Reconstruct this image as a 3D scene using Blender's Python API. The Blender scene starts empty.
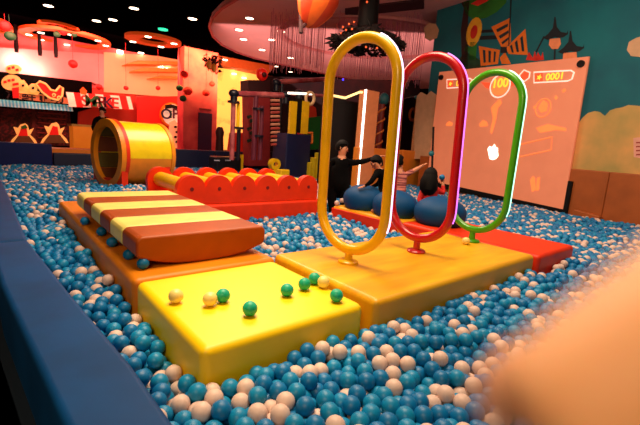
import bpy, bmesh, math, random
import numpy as np
from mathutils import Vector, Matrix
random.seed(7)
rng = np.random.default_rng(11)
SC = bpy.context.scene
COL = SC.collection

# ---------------------------------------------------------------- camera
F = 400.0; PITCH = math.radians(9.8); ROLL = math.radians(4.0); YAW = math.radians(40.3); CZ = 1.45
_sy, _cy = math.sin(YAW), math.cos(YAW)
CF = Vector((_sy*math.cos(PITCH), _cy*math.cos(PITCH), -math.sin(PITCH)))
_r0 = Vector((_cy, -_sy, 0)); _u0 = _r0.cross(CF)
CR = _r0*math.cos(ROLL) + _u0*math.sin(ROLL)
CU = -_r0*math.sin(ROLL) + _u0*math.cos(ROLL)
cam = bpy.data.cameras.new('camera'); camo = bpy.data.objects.new('camera', cam); COL.objects.link(camo)
cam.sensor_width = 36; cam.lens = F/640*36; cam.clip_start = .008; cam.clip_end = 200
m = Matrix.Identity(4)
for i in range(3):
    m[i][0] = CR[i]; m[i][1] = CU[i]; m[i][2] = -CF[i]
m[2][3] = CZ
camo.matrix_world = m
cam.dof.use_dof = True; cam.dof.focus_distance = 3.4; cam.dof.aperture_fstop = 4.6
SC.camera = camo
# ---------------------------------------------------------------- world, exposure, room lights, added fill
SC.view_settings.view_transform = 'Standard'; SC.view_settings.look = 'None'
SC.view_settings.gamma = 1; SC.view_settings.use_curve_mapping = False
SC.view_settings.exposure = -0.12
w = bpy.data.worlds.new('world'); SC.world = w; w.use_nodes = True
w.node_tree.nodes['Background'].inputs[0].default_value = (.9, .45, .35, 1)
w.node_tree.nodes['Background'].inputs[1].default_value = .008
def area(name, loc, target, size, power, color, size_y=None):
    l = bpy.data.lights.new(name, 'AREA'); l.energy = power; l.color = color; l.size = size
    if size_y: l.shape = 'RECTANGLE'; l.size_y = size_y
    o = bpy.data.objects.new(name, l); COL.objects.link(o); o.location = loc
    o.rotation_euler = (Vector(target)-Vector(loc)).to_track_quat('-Z', 'Y').to_euler()
    return o
def spot(name, loc, target, power, color, deg=70, blend=.6, rad=.12):
    l = bpy.data.lights.new(name, 'SPOT'); l.energy = power; l.color = color
    l.spot_size = math.radians(deg); l.spot_blend = blend; l.shadow_soft_size = rad
    o = bpy.data.objects.new(name, l); COL.objects.link(o); o.location = loc
    o.rotation_euler = (Vector(target)-Vector(loc)).to_track_quat('-Z', 'Y').to_euler()
    return o
def point(name, loc, power, color, rad=.3):
    l = bpy.data.lights.new(name, 'POINT'); l.energy = power; l.color = color; l.shadow_soft_size = rad
    o = bpy.data.objects.new(name, l); COL.objects.link(o); o.location = loc
    return o
WARM = (1, .74, .50)
area('ceiling_light_over_pit', (2.2, 2.6, 5.2), (2.0, 2.4, 0), 2.2, 330, WARM)
area('fill_behind_camera', (-2.6, -1.4, 4.2), (1.8, 2.8, .3), 1.6, 140, (1, .66, .36))  # unseen fill, added to brighten the finger and the mat fronts
area('ceiling_light_over_back', (4.5, 7.5, 5.2), (4.0, 7.0, 0), 3.0, 400, (1, .70, .50))
area('ceiling_light_right', (6.0, 1.5, 5.2), (8.6, 2.6, 1.2), 2.5, 200, (1, .74, .55))
spot('spot_on_yellow_mat', (.9, 3.2, 4.9), (1.25, 2.1, .5), 520, (1, .80, .45), 26, .8, .2)
area('shop_wash', (4, 20.5, 5.0), (4, 24, 3.2), 7, 640, (1, .20, .16), 1.5)
area('cove_glow', (10, 19.5, 4.7), (10.5, 24, 3.5), 6, 460, (1, .42, .14), 2.0)
area('red_hall', (15, 15, 5.0), (15, 16, 0), 5, 90, (1, .16, .10))
area('canopy_uplight', (12, 14, 3.4), (13, 15, 6), 8, 300, (1, .50, .46))
point('tube_glow', (5.0, 12.5, 2.0), 30, (1, .3, .15))

# ---------------------------------------------------------------- pixel -> world (reading positions off the photo)
def ray(px, py): return CF + CR*((px-320)/F) - CU*((py-212.5)/F)
O = Vector((0, 0, CZ))
def atY(px, py, Y): d = ray(px, py); return O + d*(Y/d.y)
def atZ(px, py, z): d = ray(px, py); return O + d*((z-CZ)/d.z)
def atD(px, py, t): return O + ray(px, py)*t
WD = Vector((.1518, .9884, 0)).normalized(); WN = Vector((-WD.y, WD.x, 0)); W0 = Vector((9.42, 3.12, 0))
def atW(px, py, off=0.0):                 # on the right wall's plane, off metres in front of it
    d = ray(px, py); q = W0 + WN*off
    return O + d*(((q-O).dot(WN))/d.dot(WN))

# ---------------------------------------------------------------- materials
def s2l(c): return tuple(((v/255)/12.92 if v/255 <= .04045 else ((v/255+.055)/1.055)**2.4) for v in c)
_M = {}
def mat(name, rgb, rough=.5, emit=None, strength=1, metal=0, var=.12, scale=6, bump=.0, bscale=40, trans=0, coat=0, sss=0, rgb2=None, stretch=None, ramp=(.35,.65), spec=.5):
    if name in _M: return _M[name]
    m = bpy.data.materials.new(name); m.use_nodes = True; nt = m.node_tree; b = nt.nodes['Principled BSDF']
    b.inputs['Specular IOR Level'].default_value = spec
    c = s2l(rgb); b.inputs['Roughness'].default_value = rough; b.inputs['Metallic'].default_value = metal
    tc = nt.nodes.new('ShaderNodeTexCoord'); mp = nt.nodes.new('ShaderNodeMapping'); nt.links.new(tc.outputs['Object'], mp.inputs[0])
    if stretch: mp.inputs['Scale'].default_value = stretch
    n = nt.nodes.new('ShaderNodeTexNoise'); n.inputs['Scale'].default_value = scale; n.inputs['Detail'].default_value = 4
    nt.links.new(mp.outputs[0], n.inputs['Vector'])
    r = nt.nodes.new('ShaderNodeValToRGB'); r.color_ramp.elements[0].position = ramp[0]; r.color_ramp.elements[1].position = ramp[1]
    c2 = s2l(rgb2) if rgb2 else tuple(v*(1-var) for v in c)
    r.color_ramp.elements[0].color = (*c2, 1); r.color_ramp.elements[1].color = (*c, 1)
    nt.links.new(n.outputs[0], r.inputs[0]); nt.links.new(r.outputs[0], b.inputs['Base Color'])
    if emit: b.inputs['Emission Color'].default_value = (*s2l(emit), 1); b.inputs['Emission Strength'].default_value = strength
    if trans: b.inputs['Transmission Weight'].default_value = trans
    if coat: b.inputs['Coat Weight'].default_value = coat; b.inputs['Coat Roughness'].default_value = .15
    if sss:
        b.inputs['Subsurface Weight'].default_value = sss; b.inputs['Subsurface Scale'].default_value = .006
        b.inputs['Subsurface Radius'].default_value = (1, .35, .2)
    if bump:
        n2 = nt.nodes.new('ShaderNodeTexNoise'); n2.inputs['Scale'].default_value = bscale; nt.links.new(mp.outputs[0], n2.inputs['Vector'])
        bp = nt.nodes.new('ShaderNodeBump'); bp.inputs['Strength'].default_value = bump; bp.inputs['Distance'].default_value = .01
        nt.links.new(n2.outputs[0], bp.inputs['Height']); nt.links.new(bp.outputs[0], b.inputs['Normal'])
    _M[name] = m; return m
BLACK = mat('black', (6, 6, 7), .6, spec=.25)
YMAT = mat('vinyl_yellow', (255, 212, 0), .42, bump=.08, bscale=12, var=.04, scale=2)
CMAT = mat('vinyl_ochre', (244, 190, 26), .40, rgb2=(216, 150, 12), scale=2.2, stretch=(.6, 3.5, 1), bump=.1, bscale=9, ramp=(.3,.72))
OMAT = mat('vinyl_orange', (226, 130, 6), .45, spec=.35, bump=.08, bscale=10)
BRN = mat('vinyl_russet', (166, 72, 4), .45, spec=.3, bump=.05, bscale=10)
CRM = mat('vinyl_cream', (255, 238, 128), .4, bump=.05, bscale=10)
RMAT = mat('vinyl_red', (240, 54, 10), .45, spec=.35, bump=.05, bscale=10)
ROLLY = mat('roller_yellow', (252, 198, 14), .35)
NAVY = mat('padded_navy', (8, 26, 92), .5, spec=.25, bump=.06, bscale=8)
BPAD = mat('padded_blue', (0, 70, 130), .6, spec=.2, bump=.06, bscale=8, var=.25, scale=3)
PADO = mat('padded_orange', (172, 88, 34), .5, bump=.1, bscale=8, var=.2, scale=3)
BLUEA = mat('ball_blue', (0, 116, 178), .42, spec=.4)
BLUEB = mat('ball_light_blue', (8, 138, 192), .42, spec=.4)
TEAL = mat('ball_green', (24, 176, 138), .42, spec=.4)
WHITE = mat('ball_white', (228, 198, 186), .45, spec=.35)
LEMON = mat('ball_pale_yellow', (250, 226, 130), .4, coat=.1)
SKIN = mat('skin', (214, 140, 104), .5, sss=.15)
HAIR = mat('hair', (9, 6, 6), .7, spec=.15)
LAMP = mat('lamp_glow', (255, 240, 220), .5, emit=(255, 225, 190), strength=9)

# ---------------------------------------------------------------- object helpers
def tag(o, label=None, cat=None, group=None, kind=None):
    if label: o['label'] = label
    if cat: o['category'] = cat
    if group: o['group'] = group
    if kind: o['kind'] = kind
    return o
def thing(name, loc, label, cat, group=None):
    o = bpy.data.objects.new(name, None); COL.objects.link(o); o.location = loc; o.empty_display_size = .1
    return tag(o, label, cat, group)
def wloc(o):
    v = Vector(o.location)
    while o.parent: o = o.parent; v += Vector(o.location)
    return v
def obj(name, bm, mats, parent=None, smooth=False, bevel=0, origin=None):
    me = bpy.data.meshes.new(name)
    bmesh.ops.recalc_face_normals(bm, faces=bm.faces[:])
    base = wloc(parent) if parent else (Vector(origin) if origin is not None else Vector((0, 0, 0)))
    if base.length: bmesh.ops.translate(bm, verts=bm.verts[:], vec=-base)
    bm.to_mesh(me); bm.free()
    for mm in (mats if isinstance(mats, (list, tuple)) else [mats]): me.materials.append(mm)
    if smooth:
        me.polygons.foreach_set('use_smooth', [True]*len(me.polygons))
        try: me.set_sharp_from_angle(angle=math.radians(40))
        except Exception: pass
    o = bpy.data.objects.new(name, me); COL.objects.link(o)
    if parent: o.parent = parent
    elif origin is not None: o.location = base
    if bevel:
        b = o.modifiers.new('bevel', 'BEVEL'); b.width = bevel; b.segments = 3; b.limit_method = 'ANGLE'; b.angle_limit = math.radians(35)
        me.polygons.foreach_set('use_smooth', [True]*len(me.polygons))
        wn = o.modifiers.new('wn', 'WEIGHTED_NORMAL'); wn.keep_sharp = False
    return o
def new(): return bmesh.new()
def box(bm, x0, x1, y0, y1, z0, z1, mi=0):
    vs = [bm.verts.new((x, y, z)) for z in (z0, z1) for y in (y0, y1) for x in (x0, x1)]
    for f in ((0,1,3,2),(4,5,7,6),(0,1,5,4),(2,3,7,6),(0,2,6,4),(1,3,7,5)):
        bm.faces.new([vs[i] for i in f]).material_index = mi
    return bm
def prism(bm, pts, vec, mi=0):            # polygon of 3D points swept by vec
    a = [bm.verts.new(p) for p in pts]; b = [bm.verts.new(Vector(p)+Vector(vec)) for p in pts]; n = len(a)
    bm.faces.new(a).material_index = mi; bm.faces.new(b[::-1]).material_index = mi
    for i in range(n): bm.faces.new((a[i], a[(i+1)%n], b[(i+1)%n], b[i])).material_index = mi
    return bm
def ribbon(bm, outer, inner, vec, mi=0):  # closed ring between two outlines swept by vec
    n = len(outer); v = Vector(vec)
    A = [bm.verts.new(p) for p in outer]; B = [bm.verts.new(p) for p in inner]
    A2 = [bm.verts.new(Vector(p)+v) for p in outer]; B2 = [bm.verts.new(Vector(p)+v) for p in inner]
    for i in range(n):
        j = (i+1) % n
        for q in ((A[i],A[j],B[j],B[i]), (A2[i],B2[i],B2[j],A2[j]), (A[i],A2[i],A2[j],A[j]), (B[i],B[j],B2[j],B2[i])):
            bm.faces.new(q).material_index = mi
    return bm
def tube(bm, pts, r, seg=10, closed=False, mi=0, caps=True):
    pts = [Vector(p) for p in pts]; n = len(pts); rings = []; nrm = None
    rr = r if isinstance(r, (list, tuple)) else [r]*n
    for i, p in enumerate(pts):
        if closed: t = (pts[(i+1) % n]-pts[i-1]).normalized()
        else: t = (pts[min(i+1, n-1)]-pts[max(i-1, 0)]).normalized()
        if nrm is None:
            nrm = t.orthogonal().normalized()
        nrm = (nrm - t*nrm.dot(t)).normalized(); bn = t.cross(nrm)
        rings.append([bm.verts.new(p + (nrm*math.cos(2*math.pi*k/seg)+bn*math.sin(2*math.pi*k/seg))*rr[i]) for k in range(seg)])
    for i in range(n if closed else n-1):
        a, b = rings[i], rings[(i+1) % n]
        for k in range(seg): bm.faces.new((a[k], a[(k+1)%seg], b[(k+1)%seg], b[k])).material_index = mi
    if not closed and caps:
        bm.faces.new(rings[0][::-1]).material_index = mi; bm.faces.new(rings[-1]).material_index = mi
    return bm
def lathe(bm, prof, c, seg=24, mi=0, axis='z'):
    c = Vector(c); rings = []
    for r, z in prof:
        ring = []
        for k in range(seg):
            a = 2*math.pi*k/seg; u, v = r*math.cos(a), r*math.sin(a)
            ring.append(bm.verts.new(c + (Vector((u, v, z)) if axis == 'z' else Vector((z, u, v)))))
        rings.append(ring)
    for a, b in zip(rings, rings[1:]):
        for k in range(seg): bm.faces.new((a[k], a[(k+1)%seg], b[(k+1)%seg], b[k])).material_index = mi
    bm.faces.new(rings[0][::-1]).material_index = mi; bm.faces.new(rings[-1]).material_index = mi
    return bm
def ball(bm, c, r, sub=2, sc=(1, 1, 1), mi=0):
    res = bmesh.ops.create_icosphere(bm, subdivisions=sub, radius=1)
    for v in res['verts']:
        v.co = Vector((v.co.x*r*sc[0], v.co.y*r*sc[1], v.co.z*r*sc[2])) + Vector(c)
        for f in v.link_faces: f.material_index = mi
    return bm
def circ(c, u, v, ru, rv=None, n=24, a0=0, a1=2*math.pi, close=True):
    rv = rv or ru; k = n if close else n-1
    return [Vector(c)+Vector(u)*ru*math.cos(a0+(a1-a0)*i/k)+Vector(v)*rv*math.sin(a0+(a1-a0)*i/k) for i in range(n)]
X, Yv, Z = Vector((1,0,0)), Vector((0,1,0)), Vector((0,0,1))
def text(s, size, origin, u, v, mats, parent, name='lettering', depth=.01, align='CENTER', spacing=1):
    cu = bpy.data.curves.new(name, 'FONT'); cu.body = s; cu.size = size; cu.extrude = depth/2; cu.align_x = align; cu.align_y = 'CENTER'; cu.space_character = spacing; cu.offset = size*.02
    t = bpy.data.objects.new(name, cu); COL.objects.link(t)
    dg = bpy.context.evaluated_depsgraph_get(); dg.update()
    me = bpy.data.meshes.new_from_object(t.evaluated_get(dg)); bpy.data.objects.remove(t)
    u = Vector(u).normalized(); v = Vector(v).normalized(); n = u.cross(v)
    base = wloc(parent) if parent else Vector((0, 0, 0))
    for p in me.vertices: p.co = Vector(origin)+u*p.co.x+v*p.co.y+n*p.co.z - base
    me.materials.clear(); me.materials.append(mats)
    o = bpy.data.objects.new(name, me); COL.objects.link(o); o.parent = parent
    return o
def copy_tree(o, parent=None):
    c = o.copy(); COL.objects.link(c)
    if parent: c.parent = parent
    for ch in o.children: copy_tree(ch, c)
    return c

# ================================================================ SETTING
PF = .20                                    # pit floor height
bm = new(); box(bm, -6, 45, -6, 13.1, -.1, PF)
tag(obj('floor_pit', bm, mat('pit_floor', (20, 40, 60), .8)), kind='structure')
bm = new(); box(bm, -6, 45, 13.1, 45, -.1, .30); 
tag(obj('floor', bm, mat('floor_tile', (120, 70, 50), .3, var=.3)), kind='structure')
bm = new(); box(bm, -8, 9, -6, 30, 5.6, 5.8)
tag(obj('ceiling', bm, mat('ceiling_black', (3, 3, 4), 1.0, spec=0)), kind='structure')
bm = new(); box(bm, 9, 45, -6, 45, 6.4, 6.6)
tag(obj('ceiling_hall', bm, mat('ceiling_dark', (16, 7, 8), .9, spec=0)), kind='structure')
# far walls
PINK = mat('wall_pink', (236, 120, 120), .7, var=.2, scale=.6)
bm = new(); box(bm, -8, 9.2, 24.2, 24.5, 0, 5.6)
tag(obj('wall_back', bm, PINK), kind='structure')
bm = new(); box(bm, 9.2, 40, 28, 28.3, 0, 6.4)
tag(obj('wall_far', bm, mat('wall_far', (200, 110, 60), .8, var=.4, scale=.7)), kind='structure')
bm = new(); box(bm, 36, 36.3, 2, 28, 0, 6.4)
tag(obj('wall_hall_end', bm, mat('wall_dark_red', (70, 20, 18), .8, var=.5, scale=.5)), kind='structure')

# right wall with its mural and padding
def wl(s, z, off=-.12): p = W0 + WD*s + WN*off; return Vector((p.x, p.y, z))
MUR = mat('mural_teal', (0, 112, 122), .75, rgb2=(0, 88, 104), scale=.8, var=.2)
bm = new(); prism(bm, [wl(-9, PF), wl(4.43, PF), wl(4.43, 6.6), wl(-9, 6.6)], -WN*.2)
wr = tag(obj('wall_right', bm, MUR), kind='structure')
def mural(name, polys, m, label=None, thick=.006, mats=None):
    bm = new()
    for k, pl in enumerate(polys):
        pts = [p if isinstance(p, Vector) else atW(p[0], p[1], -.12+.004) for p in pl]
        prism(bm, pts, WN*thick)
    o = obj(name, bm, m, wr)
    if label: o['label'] = label
    return o
CLOUD = mat('mural_cloud', (225, 165, 95), .75, rgb2=(170, 150, 84), scale=1.2)
CL2 = mat('mural_cloud_pale', (214, 170, 130), .75)
mural('painted_cloud', [[(566,173),(568,150),(575,128),(583,117.5),(588,113),(595,111),(600,112),(605,116),(610,110.5),(615.6,108.5),(622,107.5),(628.5,105),(640,106),(652,104),(670,110),(672,182)]], CLOUD, 'large beige cloud painted above the padding')
mural('painted_cloud', [[(627,50),(629,42),(636,38),(650,34),(650,60),(640,57),(631,56)]], CL2, 'small cloud at the right')
mural('painted_cloud', [[(414,159),(415,120),(417,96),(421,92),(427,95),(431,91),(437,95),(441,92),(446,96),(450,159)]], CL2, 'cloud behind the screen edge')
mural('painted_cloud', [[(425,38),(424,28),(429,23),(436,24),(439,30),(437,38),(430,41)]], CL2, 'small cloud beside the tree')
MDK = mat('mural_dark', (16, 22, 30), .75); MOR = mat('mural_orange', (235, 120, 24), .7); MGR = mat('mural_green', (38, 130, 40), .7, var=.5, scale=3)
MRD = mat('mural_red', (215, 40, 24), .7); MYL = mat('mural_yellow', (240, 180, 40), .7); MPK = mat('mural_peach', (250, 150, 100), .7)
MDG = mat('mural_dark_green', (16, 70, 40), .7, var=.6, scale=4)
mural('painted_tree', [[(462,68),(461,30),(464,8),(460,0),(470,0),(468,20),(468,68)]], mat('mural_bark', (50, 22, 20), .8))
mural('painted_foliage', [[(462,0),(466,14),(474,20),(486,18),(497,12),(506,3),(508,-6),(462,-6)]], MGR)
mural('painted_foliage', [[(462,68),(460,58),(466,52),(474,56),(480,60),(486,64),(486,70),(470,70)]], MDG)
mural('painted_stripe', [[(471,4),(478,6),(488,1),(492,-4),(484,-4)]], MRD, thick=.010)
mural('painted_flower', [[atW(474,32,-.116)+WD*.24*math.cos(a)+Z*.36*math.sin(a) for a in np.linspace(0, 6.28, 17)[:-1]]], MYL)
mural('painted_flower_heart', [[atW(474,32,-.108)+WD*.11*math.cos(a)+Z*.17*math.sin(a) for a in np.linspace(0, 6.28, 13)[:-1]]], MRD)
mural('painted_stem', [[(470,42),(477,42),(476,60),(469,60)],[(466,44),(470,48),(468,54),(464,50)]], MGR)
mural('painted_bench', [[(480,30),(500,29),(500,32),(480,33)],[(480,36),(501,35),(501,39),(480,40)]], MDK)
c0 = (504, 50)
blades = [[(491.5,27),(510.5,18),(511,42),(503,50)], [(525.5,29),(528,55),(509,54),(506,48)], [(479,46),(500,50),(498,64),(481,66)], [(500,58),(505,52),(511,64),(502,64)]]
mural('painted_windmill', blades, MOR, 'orange windmill blades', .008)
def inset(pl, q): cx = sum(p[0] for p in pl)/4; cy_ = sum(p[1] for p in pl)/4; return [(cx+(p[0]-cx)*q, cy_+(p[1]-cy_)*q) for p in pl]
gaps = []
for bl in blades[:3]:
    a, b, c, d = bl
    def L(p, q, t): return (p[0]+(q[0]-p[0])*t, p[1]+(q[1]-p[1])*t)
    for t0, t1 in ((.14, .32), (.42, .6), (.7, .84)):
        if bl is blades[0]: e0, e1 = (a, d), (b, c)
        elif bl is blades[1]: e0, e1 = (a, d), (b, c)
        else: e0, e1 = (a, b), (d, c)
        q = [L(*e0, t0), L(*e1, t0), L(*e1, t1), L(*e0, t1)]; gaps.append(inset(q, .68))
mural('painted_windmill_gap', [[atW(p[0], p[1], -.106) for p in g] for g in gaps], mat('mural_deep_teal', (8, 44, 54), .75), None, .003)
mural('painted_windmill_mast', [[(511,-6),(512,-6),(509.5,46),(508.5,46)], [(501,47),(507,47),(507,53),(501,53)]], MDK, None, .012)
for k, (x, y, s) in enumerate(((555, 33, 1.0), (570.5, 47, 1.05))):
    mural('painted_pagoda_roof', [[(x-12*s,y+5),(x-7*s,y+1),(x-2*s,y-5),(x-.5,y-16),(x+.6,y-16),(x+2*s,y-6),(x+6*s,y-1),(x+12*s,y),(x+13*s,y-3),(x+13*s,y+1),(x+9*s,y+4),(x+5*s,y+5),(x,y+4),(x-7*s,y+7)]], MDK)
    if k == 0:
        mural('painted_lantern', [[(x-5,y+6),(x+5,y+5),(x+6,y+11),(x+3,y+16),(x-3,y+16),(x-6,y+12)]], MPK)
        mural('painted_lantern_post', [[(x-.8,y+16),(x+.8,y+16),(x+.2,y+29),(x-1.2,y+29)], [(543.5,36),(545,36.5),(537,52),(535.5,52)]], MDK)
    else: mural('painted_lantern', [[(x-7,y+6),(x+6,y+5),(x+7,y+16),(x-8,y+16)]], MPK)
mural('painted_tulip', [[(526,60),(529,52),(533,58),(535,51),(538,61)], [(535,61),(538,52),(541,57),(543,52),(544,60)]], MRD)

# padding along the foot of the right wall
bm = new()
for s0, s1 in ((-8.8, -6.1), (-6.095, -3.4), (-3.395, -.72), (-.715, 1.9), (1.905, 4.4)):
    prism(bm, [wl(s0, PF, -.12), wl(s1, PF, -.12), wl(s1, 1.29, -.12), wl(s0, 1.29, -.12)], WN*.08)
tag(obj('trim_right_padding', bm, PADO, bevel=.025), kind='structure')
# low padded wall that closes the pit behind the children
PADB = mat('padded_amber', (238, 136, 40), .5, bump=.1, bscale=8, var=.15, scale=2)
bm = new(); cX = wl(4.43, 0)
for a, b in ((7.75, 9.63), (9.65, 10.95)):
    box(bm, a, b, 7.75, 7.93, PF, 1.42)
tag(obj('trim_back_padding', bm, PADB, bevel=.03), kind='structure')
bm = new(); box(bm, 10.42, 11.05, 7.95, 8.05, 0, 3.05)
tag(obj('wall_corner', bm, mat('wall_tan', (214, 150, 100), .7)), kind='structure')
# left and back padded rim of the pit
bm = new()
prism(bm, [(.00, 3.9, 0), (.235, 3.9, 0), (.33, 2.6, 0), (.415, 1.6, 0), (.45, .6, 0), (.45, -3, 0), (.165, -3, 0), (.15, 1.3, 0), (.03, 2.85, 0)], (0, 0, .52))
tag(obj('wall_left', bm, BPAD, bevel=.03), kind='structure')
bm = new(); prism(bm, [(.0, 3.92, 0), (.233, 3.92, 0), (.222, 6.0, 0), (.19, 8.6, 0), (.19, 13.1, 0), (-.05, 13.1, 0)], (0, 0, .52))
tag(obj('wall_left_far', bm, BPAD, bevel=.03), kind='structure')
bm = new(); prism(bm, [(-.3, -3, 0), (.12, -3, 0), (.105, 1.3, 0), (-.02, 2.85, 0), (-.1, 13, 0), (-.5, 13, 0)], (0, 0, .2))
tag(obj('trim_left_step', bm, mat('step_navy', (8, 14, 40), .5)), kind='structure')
bm = new(); box(bm, .2, 1.42, 13.0, 13.2, 0, .93)
tag(obj('wall_back_tall', bm, NAVY, bevel=.03), kind='structure')
bm = new(); box(bm, 1.44, 3.4, 13.0, 13.2, 0, .70); box(bm, 3.42, 6.1, 13.0, 13.2, 0, .95); box(bm, 6.12, 9.0, 13.0, 13.2, 0, .95); box(bm, 9.02, 12.5, 13.0, 13.2, 0, .95)
tag(obj('wall_back_rim', bm, mat('rim_navy', (10, 22, 60), .45), bevel=.03), kind='structure')
bm = new(); box(bm, 1.44, 3.2, 13.25, 14.2, 0, .80)
tag(obj('trim_back_bench', bm, mat('bench_orange', (235, 130, 30), .5)), kind='structure')

# ================================================================ MATS
def block(name, x0, x1, y0, y1, z0, z1, m, label, cat='mat', bev=.045, group=None):
    bm = new(); box(bm, x0, x1, y0, y1, z0, z1)
    return tag(obj(name, bm, m, bevel=bev, origin=((x0+x1)/2, (y0+y1)/2, z0)), label, cat, group)
T = .50
block('foam_mat', .70, 1.745, 1.57, 2.60, PF, T, YMAT, 'bright yellow foam mat in the foreground with loose green and pale balls on it')
block('foam_mat', .69, 1.80, 2.63, 5.96, PF, T, OMAT, 'long orange foam mat lying under the striped rocking board')
block('foam_mat', 1.835, 4.17, 1.555, 2.74, PF, T+.005, CMAT, 'ochre yellow foam mat carrying the three upright hoops')
block('foam_mat', 4.20, 5.15, 1.52, 3.28, PF, T, RMAT, 'red foam mat with a bare front corner, right of the hoops')
block('foam_mat', 4.20, 5.15, 3.30, 4.66, PF, T, mat('vinyl_gold', (250, 176, 24), .4), 'yellow topped foam mat under the leftmost dark blue dome')
bm = new(); box(bm, 4.165, 4.198, 3.32, 4.64, PF, T-.035)
tag(obj('mat_skirt', bm, RMAT, bevel=.01), 'red side strip standing against the yellow topped mat', 'mat')
block('foam_mat', 1.83, 4.12, 4.78, 6.14, PF, .575, RMAT, 'red foam base mat under the roller slide')

# striped rocking board: flat top, bowed underside
r = thing('rocking_board', (1.315, 3.97, T), 'cream and russet striped rocking board with bowed underside on the orange mat', 'rocking board')
rx0, rx1 = .76, 1.79
def rock_profile(y):
    pts = [Vector((rx0+.03, y, .735)), Vector((rx1-.03, y, .735)), Vector((rx1, y, .705)), Vector((rx1, y, .60))]
    for i in range(13):
        t = i/12; x = rx1-.02-(rx1-rx0-.04)*t; u = (x-(rx0+rx1)/2)/((rx1-rx0)/2)
        pts.append(Vector((x, y, T+.003+.088*abs(u)**2.6)))
    pts += [Vector((rx0, y, .60)), Vector((rx0, y, .705))]
    return pts
for i in range(6):
    y0 = 2.80+.378*i; bm = new(); prism(bm, rock_profile(y0), (0, .374, 0))
    o = obj('cushion_slab', bm, BRN if i % 2 == 0 else CRM, r, bevel=.022); o['label'] = 'russet slab' if i % 2 == 0 else 'cream slab'

# roller slide: scalloped side boards and yellow rollers
r = thing('roller_slide', (2.9, 5.4, .575), 'red scalloped roller slide with yellow rollers on a red base mat', 'slide')
hx = [1.97+.37*i for i in range(6)]
def scallop(y0, th):
    pts = [Vector((1.80, y0, .58))]
    for i, c in enumerate(hx):
        n = 12
        for k in range(n+1):
            a = math.radians(168 - (156)*k/n) if 0 < i < 5 else (math.radians(180-(168)*k/n) if i == 0 else math.radians(168-(168)*k/n))
            pts.append(Vector((c+.186*math.cos(a), y0, .76+.19*math.sin(a))))
    pts.append(Vector((4.006, y0, .58)))
    return pts
for y0 in (4.82, 5.98):
    bm = new(); prism(bm, scallop(y0, .1), (0, .10, 0)); sb = obj('side_board', bm, RMAT, r, bevel=.015)
    bm = new()
    for c in hx: tube(bm, [(c, y0-.006, .775), (c, y0+.02, .775)], .024, 12)
    obj('bolt_hole', bm, mat('bolt_dark', (120, 8, 6), .6), sb)
for c in hx:
    bm = new(); tube(bm, [(c, 4.925, .775), (c, 5.975, .775)], .105, 20); obj('roller', bm, ROLLY, r, smooth=True)

# barrel tunnel
tn = thing('barrel_tunnel', (2.42, 8.8, PF), 'large yellow barrel tunnel with orange rings standing in the balls', 'tunnel')
ax = Vector((.978, .208, 0)).normalized(); bx = Vector((-ax.y, ax.x, 0)); tc0 = atD(105.5, 153.5, 8.0)
R1 = .66
def tring(r0, r1, s0, s1, a0=0, a1=360, seg=48):
    bm = new(); n = seg
    full = abs(a1-a0) >= 360
    prof = [(r0, s0), (r1, s0), (r1, s1), (r0, s1)]
    rings = []
    for k in range(n if full else n+1):
        a = math.radians(a0+(a1-a0)*k/n)
        rings.append([bm.verts.new(tc0 + ax*s + (bx*math.cos(a)+Z*math.sin(a))*rr) for rr, s in prof])
    for k in range(n if full else n):
        A, B = rings[k], rings[(k+1) % len(rings)]
        for q in range(4): bm.faces.new((A[q], A[(q+1)%4], B[(q+1)%4], B[q]))
    if not full: bm.faces.new(rings[0]); bm.faces.new(rings[-1][::-1])
    return bm
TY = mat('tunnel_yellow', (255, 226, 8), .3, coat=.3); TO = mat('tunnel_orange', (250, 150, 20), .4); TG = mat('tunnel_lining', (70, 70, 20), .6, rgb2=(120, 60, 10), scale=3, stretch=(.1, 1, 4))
obj('barrel_shell', tring(R1-.1, R1, .16, 1.06, -4, 184), TY, tn, smooth=True)
obj('barrel_underside', tring(R1-.1, R1-.004, .16, 1.06, 184, 356), TO, tn, smooth=True)
obj('end_ring', tring(R1-.12, R1+.03, 0, .09), TO, tn, smooth=True)
o = obj('end_ring', tring(R1-.1, R1+.035, .09, .16), RMAT, tn, smooth=True); o['label'] = 'red inner ring'
obj('end_ring', tring(R1-.1, R1+.02, 1.06, 1.14), TO, tn, smooth=True)
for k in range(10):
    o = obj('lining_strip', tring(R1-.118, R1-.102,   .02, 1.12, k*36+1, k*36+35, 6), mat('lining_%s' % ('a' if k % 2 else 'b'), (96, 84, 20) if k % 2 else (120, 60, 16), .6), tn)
for s in (.02, .92):
    bm = new(); prism(bm, [tc0+ax*s+bx*(-.62)+Z*(-.78), tc0+ax*s+bx*.62+Z*(-.78), tc0+ax*s+bx*.62+Z*(-.2), tc0+ax*s+bx*.46+Z*(-.5), tc0+ax*s+bx*(-.46)+Z*(-.5), tc0+ax*s+bx*(-.62)+Z*(-.2)], ax*.12)
    obj('cradle', bm, RMAT, tn)

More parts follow.
